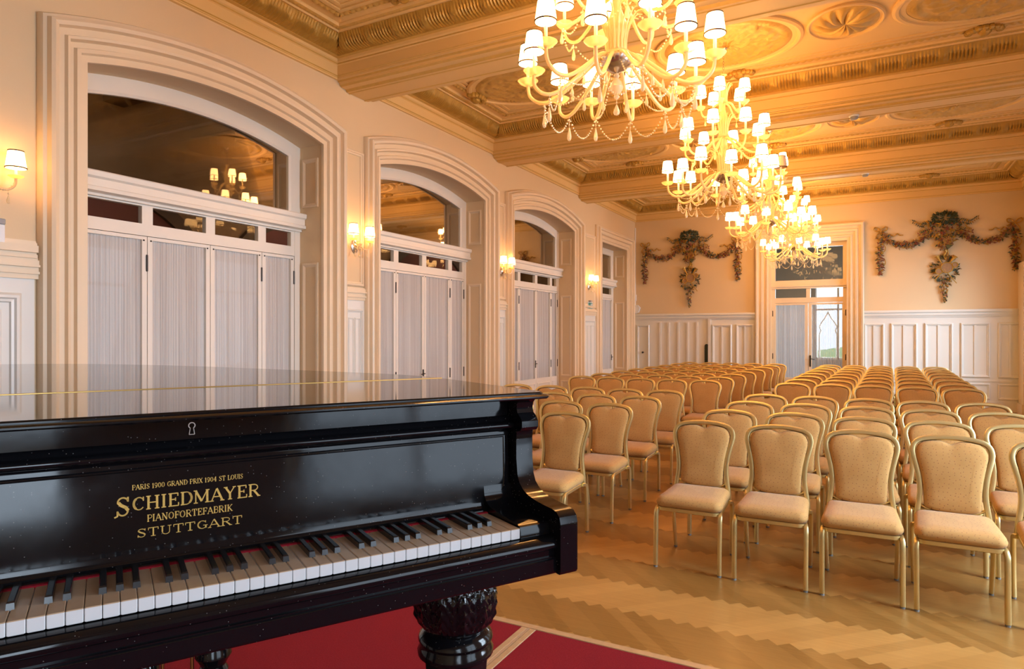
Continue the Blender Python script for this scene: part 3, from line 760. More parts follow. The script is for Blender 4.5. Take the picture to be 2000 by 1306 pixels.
# ------------------------------------------------------------------ grand piano (local x along the keyboard to the treble, y into the case; key tops at local z .758)
def piano():
    root = empty('grand_piano', (-.650,1.234,.40), R(60)); tag(root, 'black lacquered concert grand piano with gold lettering and closed lid on the red stage', 'piano')
    Z = .40; B = M['black']; xl, xr = -1.362, .12
    bent = [(.12,.68),(.105,.80),(.06,.95),(-.02,1.12),(-.13,1.33),(-.26,1.57),(-.40,1.83),(-.58,2.10),(-.80,2.36),(-1.0,2.50),(-1.17,2.56),(-1.30,2.52)]
    def outline(off, y0):
        bb = bez([(p[0]+off,p[1]+off*.3,0) for p in bent], 4)
        return [(xl-off,y0),(xr+off,y0)]+[(p[0],p[1]) for p in bb]+[(xl-off,2.42)]
    # case behind the keyboard
    mb = MB(); o = outline(0,.20); mb.prism(o,1.055-Z,1.418-Z); mb.build('case', B, root, ang=40)
    # cheeks with scrolled arms
    prof = [(.22,1.056),(-.036,1.056),(-.040,1.062),(-.040,1.066),(-.040,1.160),(-.040,1.165),(-.036,1.178),(-.026,1.187),(-.010,1.191),(.02,1.192),(.055,1.195),(.085,1.200),(.108,1.209),(.124,1.222),(.133,1.24),(.137,1.27),(.138,1.276),(.138,1.322),(.138,1.325),(.136,1.340),(.120,1.344),(.113,1.352),(.113,1.366),(.121,1.376),(.133,1.384),(.137,1.395),(.134,1.408),(.122,1.418),(.22,1.418)]
    for a, b in ((.076,.121),(xl-.001,xl+.044)):
        mb = MB(); mb.prism([(y,z-Z) for y, z in prof],a,b,'x'); mb.build('cheek', B, root, ang=28)
    # key blocks
    kb = [(.17,1.10),(.004,1.10),(.002,1.128),(.002,1.148),(.006,1.158),(.016,1.163),(.05,1.165),(.10,1.168),(.135,1.173),(.152,1.182),(.161,1.195),(.164,1.215),(.17,1.215)]
    for a, b in ((.0025,.076),(xl+.044,-1.2245)):
        mb = MB(); mb.prism([(y,z-Z) for y, z in kb],a,b,'x'); mb.build('key_block', B, root, ang=30)
    # keybed and key slip
    mb = MB(); mb.prism([(y,z-Z) for y, z in [(.30,1.057),(-.024,1.057),(-.027,1.061),(-.027,1.063),(-.027,1.086),(-.027,1.088),(-.023,1.091),(-.023,1.093),(.30,1.093)]],xl+.04,.078,'x'); mb.build('keybed', B, root, ang=30)
    mb = MB(); mb.prism([(y,z-Z) for y, z in [(-.001,1.093),(-.018,1.093),(-.018,1.107),(-.023,1.108),(-.027,1.111),(-.029,1.116),(-.0285,1.121),(-.026,1.126),(-.021,1.130),(-.014,1.133),(-.007,1.1343),(-.001,1.1345)]],xl+.044,.076,'x'); mb.build('key_slip', B, root, ang=50)
    # red felt behind the keys
    mb = MB(); mb.box(-1.223,.001,.1415,.152,1.13-Z,1.1595-Z); mb.build('felt_strip', M['felt'], root, smooth=False)
    # keys: 52 white from C8 leftwards, 36 black
    p = 1.222/52; kt = 1.158-Z
    for n in range(52):
        x1 = -n*p; x0 = x1-p; mb = MB(); mb.mat(0).cbox(x0+.0005,x1-.0005,0,.141,kt-.022,kt,.0012)
        for q in range(len(mb.f)):
            if all(mb.v[i][2] > kt-.0015 for i in mb.f[q]): mb.m[q] = 1
        mb.build('white_key', [M['ivory'],M['tanivory']], root, smooth=False)
    pat = {2,3,4,6,7}                     # boundaries (from the top C) that carry a black key: b|a a|g g|f e|d d|c
    for n in range(1,52):
        q = n % 7
        if (q if q else 7) in pat:
            x = -n*p; mb = MB(); w0, w1 = .0058, .0046; z0, z1 = kt-.004, kt+.0115
            mb.rings([[(x-w0,.048,z0),(x+w0,.048,z0),(x+w0,.147,z0),(x-w0,.147,z0)],[(x-w1-.0004,.0505,z1-.002),(x+w1+.0004,.0505,z1-.002),(x+w1+.0004,.147,z1-.002),(x-w1-.0004,.147,z1-.002)],[(x-w1+.0008,.0535,z1),(x+w1-.0008,.0535,z1),(x+w1-.0008,.147,z1),(x-w1+.0008,.147,z1)]])
            mb.build('black_key', M['ebony'], root, smooth=False)
    # fallboard: upright panel with a coved foot
    fp = [(.20,1.346),(.172,1.346),(.1675,1.340),(.167,1.337),(.1632,1.183),(.163,1.180),(.162,1.174),(.159,1.168),(.155,1.164),(.150,1.1625),(.149,1.1605),(.20,1.1605)]
    mb = MB(); mb.prism([(y,z-Z) for y, z in fp],xl+.05,.070,'x'); fb = mb.build('fallboard', B, root, ang=40)
    mb = MB()     # thin bead along the top and right side of the panel
    x1, z0, z1 = .062,1.200-Z,1.332-Z; y = .1632; rr = []
    for d, t_ in ((0,0),(.002,-.0018),(.005,-.0018),(.007,0)):
        rr.append([(xl+.055,y+.0036+t_,z1-d)]+[(x1-d,y+.0036+t_,z1-d)]+[(x1-d,y+.0006+t_,z0+.02)]+[(x1-d-.03+.03*math.cos(a),y+.0004+t_,z0+.02-.028*math.sin(a)) for a in (.4,.8,1.2,1.57)])
    mb.rings(rr, closed=False); mb.build('panel_bead', B, fb, smooth=False)
    for txt, xa, xb, zb, cap, big in (('PARIS 1900 GRAND PRIX 1904 ST LOUIS',-.709,-.524,1.2935,.0085,False),('SCHIEDMAYER',-.736,-.493,1.257,.0225,True),('PIANOFORTEFABRIK',-.686,-.543,1.2345,.0118,False),('STUTTGART',-.703,-.525,1.2085,.0145,False)):
        lm = lettering(txt, xa, xb, zb-Z, cap, lambda z: .1627+(z-(1.183-Z))*.0247, big); lm.build('lettering', M['goldleaf'], fb, smooth=False)
    # lock board above, with mouldings and keyhole
    mb = MB(); lp = [(.22,1.346),(.152,1.346),(.146,1.349),(.144,1.354),(.146,1.359),(.154,1.362),(.160,1.363),(.163,1.366),(.166,1.372),(.176,1.375),(.176,1.378),(.176,1.413),(.176,1.416),(.22,1.416)]
    mb.prism([(y,z-Z) for y, z in lp],xl+.046,.0745,'x'); lb = mb.build('lock_board', B, root, ang=50)
    k = MB(); zc = 1.396-Z; xk = -.612; yk = .1752
    def ring2(mk_, r1, r2, cx, cz, a0, a1, n=14):
        mk_.rings([[(cx+r*math.cos(a0+(a1-a0)*i/n),yy,cz+r*math.sin(a0+(a1-a0)*i/n)) for i in range(n+1)] for r, yy in ((r1,yk),(r1,yk-.0012),(r2,yk-.0012),(r2,yk))], closed=False)
    ring2(k,.0045,.0062,xk,zc+.004,R(-60),R(240)); 
    for sx_ in (-1,1): k.tube([(xk+sx_*.0027,yk-.0006,zc-.0005),(xk+sx_*.0045,yk-.0006,zc-.0125)],.0009,6)
    k.tube([(xk-.0045,yk-.0006,zc-.0125),(xk+.0045,yk-.0006,zc-.0125)],.0009,6); k.build('keyhole_escutcheon', M['stripmetal'], lb)
    # lid in two leaves with rolled edge; brass hinge between
    lt, lo = 1.433, 1.4185
    mb = MB(); e = .022
    fl = [(xl-e,.679),(xr+e,.679),(xr+e,.125),(xr+e-.012,.112),(xl-e+.012,.112),(xl-e,.125)]
    lip = [(xl-e-.008,.679),(xr+e+.008,.679),(xr+e+.008,.108),(xr+e-.006,.092),(xl-e+.006,.092),(xl-e-.008,.108)]
    def plate(rows):      # stacked outlines; only the top face takes the polished finish
        mb.mat(1).rings([[(x,y,z-Z) for x, y in o_] for o_, z in rows], True, True); mb.m[-1] = 0
    def sh(o_, k): cx_ = sum(q[0] for q in o_)/len(o_); cy_ = sum(q[1] for q in o_)/len(o_); return [(x-math.copysign(k,x-cx_),y-math.copysign(k,y-cy_)) for x, y in o_]
    plate([(sh(lip,.003),lo),(lip,lo+.003),(lip,lo+.006),(sh(lip,.004),lo+.0085)]); mb.m[-1] = 1
    plate([(fl,lo+.008),(fl,lt-.003),(sh(fl,.0035),lt)]); mb.build('lid_flap', [M['lid'],B], root, ang=25)
    mb = MB(); plate([(outline(.030,.681),lo),(outline(.030,.681),lo+.0085)]); mb.m[-1] = 1; plate([(outline(.022,.681),lo+.008),(outline(.022,.681),lt-.003),(outline(.0185,.681),lt)]); ml = mb.build('lid', [M['lid'],B], root, ang=25)
    mb = MB(); mb.tube([(xl-.02,.680,lt+.0003-Z),(xr+.02,.680,lt+.0003-Z)],.0015,8); mb.build('lid_hinge', M['brass'], ml)
    # legs: carved bulb, rings, octagonal tapering shaft, brass caster
    def leg(x, y):
        mb = MB(); c = (x,y,0)
        mb.lathe([(.085,1.056-Z),(.085,1.035-Z),(.075,1.022-Z),(.070,1.0-Z)],28,c)
        lr = []
        def lobes(t, z):      # carved acanthus leaves
            f = max(0,min(1,(z-(.862-Z))/.02,(1.0-Z-z)/.02)); q = (t*12/(2*PI)) % 1; u = abs(q-.5)*2; v = (z-(.862-Z))/.14
            return 1+f*(.050*max(0,1-(u/(.25+.75*v))**2)-.02+.020*math.sin(2*PI*(v*5+u*1.6))*(1-u*.3)+.012*math.cos(2*PI*q*4))
        kz = [(.070,1.005),(.086,.985),(.097,.955),(.100,.925),(.098,.90),(.091,.878),(.080,.862),(.070,.857)]
        cz_ = bez([(a,b,0) for a, b in kz],6); mb.lathe([(q[0],q[1]-Z) for q in cz_],144,c,mod=lobes)
        mb.lathe([(.068,.862-Z),(.078,.852-Z),(.089,.842-Z),(.091,.832-Z),(.086,.824-Z),(.088,.815-Z),(.093,.806-Z),(.092,.797-Z),(.082,.789-Z),(.074,.785-Z)],28,c)
        mb.lathe([(.080,.787-Z),(.078,.76-Z),(.060,.54-Z),(.050,.49-Z)],8,c)
        mb.lathe([(.05,.492-Z),(.062,.484-Z),(.062,.474-Z),(.044,.466-Z),(.03,.462-Z)],24,c)
        lg = mb.build('leg', B, root, ang=40)
        cs = MB(); cs.lathe([(.03,.464-Z),(.03,.45-Z),(.012,.445-Z),(.012,.425-Z)],14,c); cs.rings([[(x+dx,y+.028*math.cos(2*PI*i/18),.0285+.028*math.sin(2*PI*i/18)) for i in range(18)] for dx in (-.012,.012)])
        cs.build('caster', M['brass'], lg)
    leg(-.02,.265); leg(-1.215,.265); leg(-.86,2.05)
    # pedal lyre
    xc = -.611
    mb = MB(); mb.cbox(xc-.16,xc+.16,.42,.56,1.02-Z,1.056-Z,.006)
    mb.cbox(xc-.15,xc+.15,.40,.58,.50-Z,.56-Z,.008)
    for s_ in (-1,1):
        mb.lathe([(.03,1.02-Z),(.034,1.0-Z),(.026,.985-Z),(.03,.965-Z),(.024,.95-Z),(.022,.87-Z),(.028,.855-Z),(.038,.84-Z),(.040,.825-Z),(.032,.812-Z),(.027,.802-Z),(.033,.79-Z),(.027,.778-Z),(.024,.70-Z),(.034,.62-Z),(.026,.57-Z),(.036,.56-Z)],20,(xc+s_*.075,.49,0))
    ly = mb.build('pedal_lyre', B, root, ang=35)
    for s_ in (-.03,.03):
        mb = MB(); mb.tube([(xc+s_,.49,1.02-Z),(xc+s_,.49,.56-Z)],.004,8); mb.build('pedal_rod', M['brass'], ly)
        mb = MB(); mb.tube([(xc+s_*1.4,.40,.515-Z),(xc+s_*1.4,.34,.513-Z),(xc+s_*1.4,.28,.500-Z)],[.009,.011,.016],10); mb.build('pedal', M['brass'], ly)

def _arc(cx, cy, rx, ry, a0, a1, n=12): return [(cx+rx*math.cos(R(a0+(a1-a0)*i/n)), cy+ry*math.sin(R(a0+(a1-a0)*i/n))) for i in range(n+1)]
G_ = {  # glyph: width, thick strokes, thin strokes, serifs (x, y, half length)
 'A':(.86,[[(.43,1),(.78,0)]],[[(.40,.96),(.10,0)],[(.22,.34),(.66,.34)]],[(.10,0,.12),(.78,0,.13)]),
 'B':(.76,[[(.2,0),(.2,1)]],[[(.1,1),(.42,1)]+_arc(.42,.76,.24,.24,90,-90)+[(.2,.52)],[(.42,.52)]+_arc(.42,.26,.28,.26,90,-90)+[(.1,0)]],[]),
 'C':(.80,[_arc(.45,.5,.30,.46,125,235)],[_arc(.45,.5,.30,.48,40,125),_arc(.45,.5,.30,.48,235,320),[(.70,1),(.70,.70)]],[]),
 'D':(.84,[[(.2,0),(.2,1)],_arc(.40,.5,.34,.48,50,-50)],[[(.08,1),(.40,1)]+_arc(.40,.5,.34,.5,90,50),_arc(.40,.5,.34,.5,-50,-90)+[(.08,0)]],[]),
 'E':(.74,[[(.2,0),(.2,1)]],[[(.08,1),(.64,1),(.64,.78)],[(.2,.52),(.5,.52)],[(.5,.64),(.5,.40)],[(.08,0),(.68,0),(.68,.24)]],[]),
 'F':(.70,[[(.2,0),(.2,1)]],[[(.08,1),(.64,1),(.64,.76)],[(.2,.5),(.5,.5)],[(.5,.62),(.5,.38)]],[(.2,0,.13)]),
 'G':(.86,[_arc(.45,.5,.30,.46,125,235),[(.70,.42),(.70,.08)]],[_arc(.45,.5,.30,.48,40,125),_arc(.45,.5,.30,.48,235,320),[(.52,.42),(.82,.42)],[(.68,1),(.68,.74)]],[]),
 'H':(.90,[[(.2,0),(.2,1)],[(.70,0),(.70,1)]],[[(.2,.5),(.70,.5)]],[(.2,0,.13),(.2,1,.13),(.7,0,.13),(.7,1,.13)]),
 'I':(.40,[[(.2,0),(.2,1)]],[],[(.2,0,.13),(.2,1,.13)]),
 'K':(.86,[[(.2,0),(.2,1)],[(.36,.56),(.74,0)]],[[(.2,.40),(.70,1)]],[(.2,0,.13),(.2,1,.13),(.74,0,.11),(.70,1,.11)]),
 'L':(.70,[[(.2,0),(.2,1)]],[[(.08,0),(.66,0),(.66,.28)]],[(.2,1,.13)]),
 'M':(1.06,[[(.16,1),(.52,.12)],[(.88,0),(.88,1)]],[[(.16,0),(.16,1)],[(.52,.12),(.88,1)]],[(.16,0,.12),(.14,1,.10),(.88,0,.13),(.9,1,.11)]),
 'N':(.90,[[(.18,1),(.72,0)]],[[(.18,0),(.18,1)],[(.72,0),(.72,1)]],[(.18,0,.12),(.14,1,.1),(.72,1,.12)]),
 'O':(.86,[_arc(.43,.5,.31,.46,130,230),_arc(.43,.5,.31,.46,50,-50)],[_arc(.43,.5,.31,.48,50,130),_arc(.43,.5,.31,.48,230,310)],[]),
 'P':(.74,[[(.2,0),(.2,1)]],[[(.08,1),(.42,1)]+_arc(.42,.74,.27,.26,90,-90)+[(.2,.48)]],[(.2,0,.13)]),
 'R':(.86,[[(.2,0),(.2,1)],[(.44,.48),(.74,0)]],[[(.08,1),(.42,1)]+_arc(.42,.75,.26,.25,90,-90)+[(.2,.5)]],[(.2,0,.13),(.76,0,.10)]),
 'S':(.74,[[(.20,.72),(.30,.58),(.50,.44),(.60,.28)]],[_arc(.38,.74,.22,.24,10,190),_arc(.38,.27,.22,.26,10,-170),[(.60,1),(.60,.76)],[(.15,0),(.15,.26)]],[]),
 'T':(.80,[[(.40,0),(.40,1)]],[[(.08,.74),(.08,1),(.72,1),(.72,.74)]],[(.40,0,.15)]),
 'U':(.88,[[(.2,1),(.2,.3)]],[_arc(.44,.3,.24,.30,180,360),[(.68,.3),(.68,1)]],[(.2,1,.13),(.68,1,.12)]),
 'X':(.84,[[(.14,1),(.70,0)]],[[(.70,1),(.14,0)]],[(.14,1,.12),(.7,1,.1),(.14,0,.1),(.7,0,.12)]),
 'Y':(.84,[[(.14,1),(.42,.46)],[(.42,.46),(.42,0)]],[[(.70,1),(.42,.46)]],[(.14,1,.12),(.7,1,.1),(.42,0,.13)]),
 '0':(.74,[_arc(.37,.5,.24,.46,130,230),_arc(.37,.5,.24,.46,50,-50)],[_arc(.37,.5,.24,.48,50,130),_arc(.37,.5,.24,.48,230,310)],[]),
 '1':(.46,[[(.24,0),(.24,1)]],[[(.24,1),(.08,.80)]],[(.24,0,.14)]),
 '4':(.76,[[(.50,0),(.50,1)]],[[(.50,1),(.08,.32),(.68,.32)]],[(.50,0,.12)]),
 '9':(.72,[_arc(.36,.68,.23,.30,50,-50),[(.58,.62),(.50,.2),(.34,.02)]],[_arc(.36,.68,.23,.31,50,310),[(.34,.02),(.16,.08)]],[]),
}
def lettering(txt, xa, xb, zb, cap, y, big):
    """slab-serif letters drawn as thin raised strokes on the plane y"""
    ws = [(.42 if ch == ' ' else G_[ch][0])*(1.30 if big and i == 0 else 1) for i, ch in enumerate(txt)]; tot = sum(ws); k = (xb-xa)/tot
    mb = MB(); x = xa
    def seg(a, b, th, zo=0):
        d = (b[0]-a[0], b[1]-a[1]); l = math.hypot(*d)
        if l < 1e-9: return
        nx, nz = -d[1]/l*th/2, d[0]/l*th/2; ex, ez = d[0]/l*th*.12, d[1]/l*th*.12
        q = [(a[0]-ex+nx,a[1]-ez+nz),(b[0]+ex+nx,b[1]+ez+nz),(b[0]+ex-nx,b[1]+ez-nz),(a[0]-ex-nx,a[1]-ez-nz)]
        mb.rings([[(p[0],y(p[1])+.0012,p[1]) for p in q],[(p[0],y(p[1])-.0001-zo,p[1]) for p in q]])
    for i, ch in enumerate(txt):
        w = ws[i]
        if ch != ' ':
            g = G_[ch]; h = cap*(1.42 if big and i == 0 else 1); z0 = zb-(.10*cap*3.0 if big and i == 0 else 0); sc = w/g[0]*k
            Q = lambda p: (x+p[0]*sc, z0+p[1]*h)
            for st in g[1]:
                for a, b in zip(st[:-1], st[1:]): seg(Q(a),Q(b),h*.165)
            for st in g[2]:
                for a, b in zip(st[:-1], st[1:]): seg(Q(a),Q(b),h*.085,.00005)
            for (sx_, sy_, hl) in g[3]: seg(Q((sx_-hl,sy_)),Q((sx_+hl,sy_)),h*.08,.0001)
            if big and i == 0: seg(Q((.15,.0)),Q((.02,-.06)),h*.08,.0001)
        x += w*k
    return mb
piano()

# ------------------------------------------------------------------ banquet chairs (local: front faces -y)
def make_chair():
    root = empty('banquet_chair', (0,0,0))
    F, Gd = M['fabric'], M['gold']
    # seat cushion
    def ring(s, z, dy=0):
        pts = []
        fw, bw, yf, yb, r = .212*s, .195*s, -.225*s, .205*s, .05
        cor = [(-fw,yf),(fw,yf),(bw,yb),(-bw,yb)]
        for i, (cx, cy) in enumerate(cor):
            a0 = [180,270,0,90][i]
            for k in range(5):
                a = R(a0+90*k/4); pts.append((cx-math.copysign(r,cx)+r*math.cos(a), cy-math.copysign(r,cy)+r*math.sin(a)+dy, z-(.012 if i < 2 and z > .44 else 0)))
        return pts
    mb = MB(); mb.rings([ring(.92,.402),ring(.99,.406),ring(1.03,.424),ring(1.035,.446),ring(1.0,.468),ring(.92,.482),ring(.6,.490)]); mb.build('seat', F, root, ang=60)
    mb = MB(); mb.rings([ring(.88,.376),ring(.97,.376),ring(.995,.380),ring(.995,.400),ring(.97,.405),ring(.88,.405)]); mb.build('seat_frame', Gd, root, ang=40)
    # front legs: shouldered out of the seat frame
    for s in (-1,1):
        mb = MB(); pa = bez([(s*.185,-.150,.392),(s*.203,-.185,.392),(s*.209,-.215,.372),(s*.210,-.226,.32),(s*.2095,-.236,.16),(s*.209,-.242,.012)],5)
        mb.tube(pa,1,10,sq=(.030,.027),up=(0,1,0)); lg = mb.build('front_leg', Gd, root, ang=35)
        mb = MB(); mb.lathe([(.010,.013),(.014,.009),(.014,0)],10,(s*.209,-.242,0)); mb.build('glide', M['glide'], lg)
        mb = MB(); pa = bez([(s*.196,.15,.392),(s*.206,.185,.386),(s*.208,.205,.35),(s*.205,.222,.18),(s*.200,.242,.012)],5)
        mb.tube(pa,1,10,sq=(.027,.025),up=(0,1,0)); lg = mb.build('rear_leg', Gd, root, ang=35)
        mb = MB(); mb.lathe([(.010,.013),(.013,.009),(.013,0)],10,(s*.200,.242,0)); mb.build('glide', M['glide'], lg)
    # back frame: balloon loop of fluted gold tube
    def ly(z): return .196+max(0,z-.40)*.10+max(0,z-.62)**2*.45
    half = [(.192,.385),(.186,.45),(.174,.53),(.168,.60),(.174,.68),(.190,.755),(.204,.810),(.206,.845),(.194,.880),(.163,.903),(.11,.916),(.055,.922),(0,.924)]
    pts = [(-x,ly(z),z) for x, z in half]+[(x,ly(z),z) for x, z in half[-2::-1]]
    pa = bez(pts,3); mb = MB(); mb.tube(pa,1,12,sq=(.030,.034),up=(0,1,0))
    for o_ in (-.007,.007):   # flutes on the front face
        pass
    mb.build('back_frame', Gd, root, ang=38)
    # back pad
    ih = [(.146,.505),(.150,.56),(.152,.61),(.160,.68),(.174,.75),(.186,.808),(.187,.842),(.174,.872),(.147,.893),(.10,.902),(.052,.902),(.028,.893),(0,.883)]
    bot = [(0,.476),(.06,.478),(.10,.484),(.134,.494)]
    loop = [(x,z) for x, z in bot]+[(x,z) for x, z in ih]+[(-x,z) for x, z in ih[-2::-1]]+[(-x,z) for x, z in bot[:0:-1]]
    cz = .69
    def pl(s, dy): return [(x*s,ly(cz+(z-cz)*s)+dy,cz+(z-cz)*s) for x, z in loop]
    mb = MB(); mb.rings([pl(.94,.018),pl(1.0,.012),pl(1.0,-.010),pl(.965,-.022),pl(.88,-.030),pl(.6,-.035)]); mb.build('backrest', F, root, ang=60)
    # lower back rail, stretcher under the seat
    mb = MB(); mb.tube(bez([(-.178,ly(.52),.515),(-.10,ly(.48),.478),(0,ly(.47),.470),(.10,ly(.48),.478),(.178,ly(.52),.515)],5),.009,8); mb.build('back_rail', Gd, root)
    return root
ORD = ['front','second','third','fourth','fifth','sixth','seventh','eighth','ninth','tenth','eleventh','last']
BACK_Y = [4.90,5.72,6.55,7.36,9.25,10.07,10.89,11.71,12.54,13.36,14.18,15.0]
def lerp_tab(tab, y):
    if y <= tab[0][0]: return tab[0][1]
    for (a, u), (b, v) in zip(tab[:-1], tab[1:]):
        if y <= b: return u+(v-u)*(y-a)/(b-a)
    return tab[-1][1]
COLS = {
 'right': [[(4.9,-1.06),(7.4,-.955),(9.25,-.87),(15,-.715)],[(4.9,-.55),(7.35,-.49),(9.25,-.415),(15,-.258)],[(4.9,-.044),(7.3,-.01),(9.25,.045),(15,.20)],[(4.9,.446),(7.4,.45),(9.25,.50),(15,.658)],[(4.9,.955),(5.7,.935),(7.4,.92),(9.25,.96),(15,1.115)]],
 'left': [[(4.9,-2.17),(5.72,-2.085),(7.36,-2.03),(9.25,-1.985),(15,-1.75)],[(4.9,-2.66),(5.72,-2.57),(7.36,-2.49),(9.25,-2.445),(15,-2.205)],[(4.9,-3.13),(6.55,-3.02),(7.36,-2.96),(9.25,-2.90),(15,-2.66)],[(4.9,-3.6),(7.36,-3.44),(9.25,-3.36),(15,-3.115)],[(4.9,-4.05),(7.36,-3.91),(9.25,-3.82),(15,-3.57)]]}
CN = {'right':['beside the centre aisle','second from the centre aisle','in the middle','second from the outer end','at the outer end'],
      'left':['beside the centre aisle','second from the centre aisle','in the middle','second from the outer end','at the outer end']}
proto = None
rc = random.Random(11)
for side in ('right','left'):
    for r, yb in enumerate(BACK_Y):
        for c in range(5):
            x = lerp_tab(COLS[side][c], yb)
            if side == 'left' and r == 0 and c > 3: continue
            if proto is None: proto = make_chair(); o = proto
            else: o = copy_tree(proto)
            first = (r, c) == (0, 0)
            jx, jy = (0,0) if r == 0 and side == 'right' else (rc.uniform(-.002,.002), rc.uniform(-.02,.02))
            o.location = (x+jx, yb-.285+jy, 0)
            o.rotation_euler = (0,0,R(rc.uniform(-1.0,1.0)*(1 if r < 8 else .25)))
            tag(o, 'beige gold-framed banquet chair, %s row of the %s block, %s' % (ORD[r], side, CN[side][c]), 'chair', 'banquet chairs of the %s block' % side)

# ------------------------------------------------------------------ chandeliers and sconces
def shade_mesh(mb, c, s=1.0, n=24):
    """pleated conical shade, open at both ends, with bindings"""
    r0, r1, h = .066*s, .049*s, .128*s
    def ring(r, z, pl): return [(c[0]+r*(1+(pl if i % 2 else -pl))*math.cos(2*PI*i/n), c[1]+r*(1+(pl if i % 2 else -pl))*math.sin(2*PI*i/n), c[2]+z) for i in range(n)]
    mb.mat(0).rings([ring(r0,0,.012),ring((r0+r1)/2,h/2,.012),ring(r1,h,.012)], True, False)
    for r, z in ((r0,-.001),(r1,h-.007)):
        mb.mat(1).rings([ring(r*.97,z,0),ring(r*1.045,z,0),ring(r*1.045,z+.008,0),ring(r*.97,z+.008,0)], True, False)
    mb.mat(0)
def drop(mb, c, l=.07, r=.014):
    mb.tube([(c[0],c[1],c[2]),(c[0],c[1],c[2]-l*.35)],.002,5)
    mb.ball((c[0],c[1],c[2]-l*.22),.006,6,4)
    mb.lathe([(.001,-l*.33),(r*.35,-l*.42),(r*.9,-l*.72),(r,-l*.82),(r*.7,-l*.95),(.001,-l)],6,c)
def bead_swag(mb, a, b, sag, n, r=.0062):
    for i in range(n+1):
        t = i/n; p = [a[k]+(b[k]-a[k])*t for k in range(3)]; p[2] -= sag*4*t*(1-t)
        mb.ball(p, r*(1.25 if i % 4 == 2 else 1), 5, 4)
def make_chandelier():
    root = empty('chandelier', (0,0,0)); Z = ZC; O, C_, S = M['opal'], M['crystal'], M['silver']
    mb = MB(); mb.lathe([(.012,0),(.045,-.005),(.05,-.02),(.03,-.035),(.018,-.05),(.024,-.065),(.008,-.075)],16)
    mb.build('ceiling_hook', S, root)
    mb = MB()
    for k in range(8): 
        z = -.08-.03*k; a = k % 2
        mb.tube([( (.009*math.cos(t) if a else 0),(0 if a else .009*math.cos(t)), z-.014+.019*math.sin(t)) for t in [2*PI*i/10 for i in range(11)]],.0022,5)
    mb.build('chain', S, root)
    # turned glass stem
    mb = MB(); fl = lambda t, z: 1+.05*math.cos(10*t)
    prof = [(.010,4.53),(.035,4.525),(.04,4.515),(.018,4.50),(.014,4.46),(.03,4.43),(.042,4.38),(.032,4.30),(.018,4.25),(.045,4.22),(.05,4.205),(.02,4.19),(.022,4.12),(.045,4.05),(.055,3.98),(.035,3.90),(.022,3.86),(.06,3.83),(.065,3.81),(.026,3.79),(.03,3.70),(.06,3.62),(.072,3.54),(.05,3.46),(.07,3.42),(.10,3.405),(.10,3.39),(.05,3.38)]
    mb.lathe([(r,z-Z) for r, z in prof],30,mod=fl); mb.build('stem', O, root, ang=50)
    mb = MB(); mb.lathe([(.10,3.39-Z),(.115,3.37-Z),(.11,3.35-Z),(.085,3.32-Z),(.05,3.298-Z),(.02,3.288-Z),(.012,3.28-Z)],24); mb.build('hub_bowl', S, root)
    mb = MB(); mb.lathe([(.01,3.285-Z),(.02,3.265-Z),(.012,3.25-Z),(.035,3.22-Z),(.045,3.19-Z),(.03,3.155-Z),(.012,3.14-Z),(.02,3.125-Z),(.006,3.11-Z)],14)
    drop(mb,(0,0,3.115-Z),.11,.022); mb.build('finial', C_, root)
    # plumes of upright glass rods
    for z0, h, r0, r1, n in ((3.41,.30,.06,.17,16),(3.82,.26,.045,.13,14),(4.21,.22,.035,.10,12)):
        mb = MB()
        for k in range(n):
            a = 2*PI*k/n; pa = bez([((r0+(r1-r0)*q*q*q)*math.cos(a),(r0+(r1-r0)*q*q*q)*math.sin(a), z0-Z+h*(q if q < .93 else .93-(q-.93)*.8)) for q in (0,.3,.6,.85,1.0)],3)
            mb.tube(pa,[.010-.006*i/(len(pa)-1) for i in range(len(pa))],6)
        mb.build('plume', O, root, ang=60)
    tiers = [
     (12, [(.06,3.385),(.15,3.37),(.30,3.25),(.43,3.165),(.53,3.155),(.605,3.21),(.620,3.295)], .0145, .066, 0.0),
     (8, [(.04,3.80),(.12,3.765),(.23,3.65),(.32,3.595),(.39,3.61),(.435,3.665),(.442,3.73)], .0125, .058, PI/8),
     (5, [(.03,4.20),(.09,4.175),(.15,4.085),(.20,4.05),(.235,4.075),(.252,4.14)], .011, .052, PI/5)]
    for ti, (n, path, rad, pr, off) in enumerate(tiers):
        for k in range(n):
            a = 2*PI*k/n+off; ca, sa = math.cos(a), math.sin(a); dz = (-.05 if (ti == 0 and k % 2) else 0); dr = (-.07 if (ti == 0 and k % 2) else 0)
            m_ = len(path)-1
            pa = bez([((r+dr*i/m_)*ca,(r+dr*i/m_)*sa,z-Z+dz*i/m_) for i, (r, z) in enumerate(path)],4)
            mb = MB(); mb.tube(pa,[rad*(1-.2*i/len(pa)) for i in range(len(pa))],8); mb.build('arm', O, root, ang=60)
            ex, ey, ez = pa[-1]
            mb = MB(); mb.lathe([(.010,-.010),(.03,-.008),(pr*.8,.004),(pr*1.08,.024),(pr*1.05,.026),(pr*.78,.007),(.03,-.003),(.010,-.004)],20,(ex,ey,ez)); mb.build('drip_pan', M['pan'], root, ang=60)
            mb = MB(); mb.lathe([(.016,0),(.018,.012),(.011,.02),(.011,.155),(.006,.16)],10,(ex,ey,ez)); mb.build('candle_tube', M['tube'], root)
            mb = MB(); shade_mesh(mb,(ex,ey,ez+.143)); mb.build('lamp_shade', [M['shade'],M['band']], root, ang=20)
    # bead swags and crystal drops
    def ringpt(n, off, r, z, k): a = 2*PI*k/n+off; return (r*math.cos(a), r*math.sin(a), z-Z)
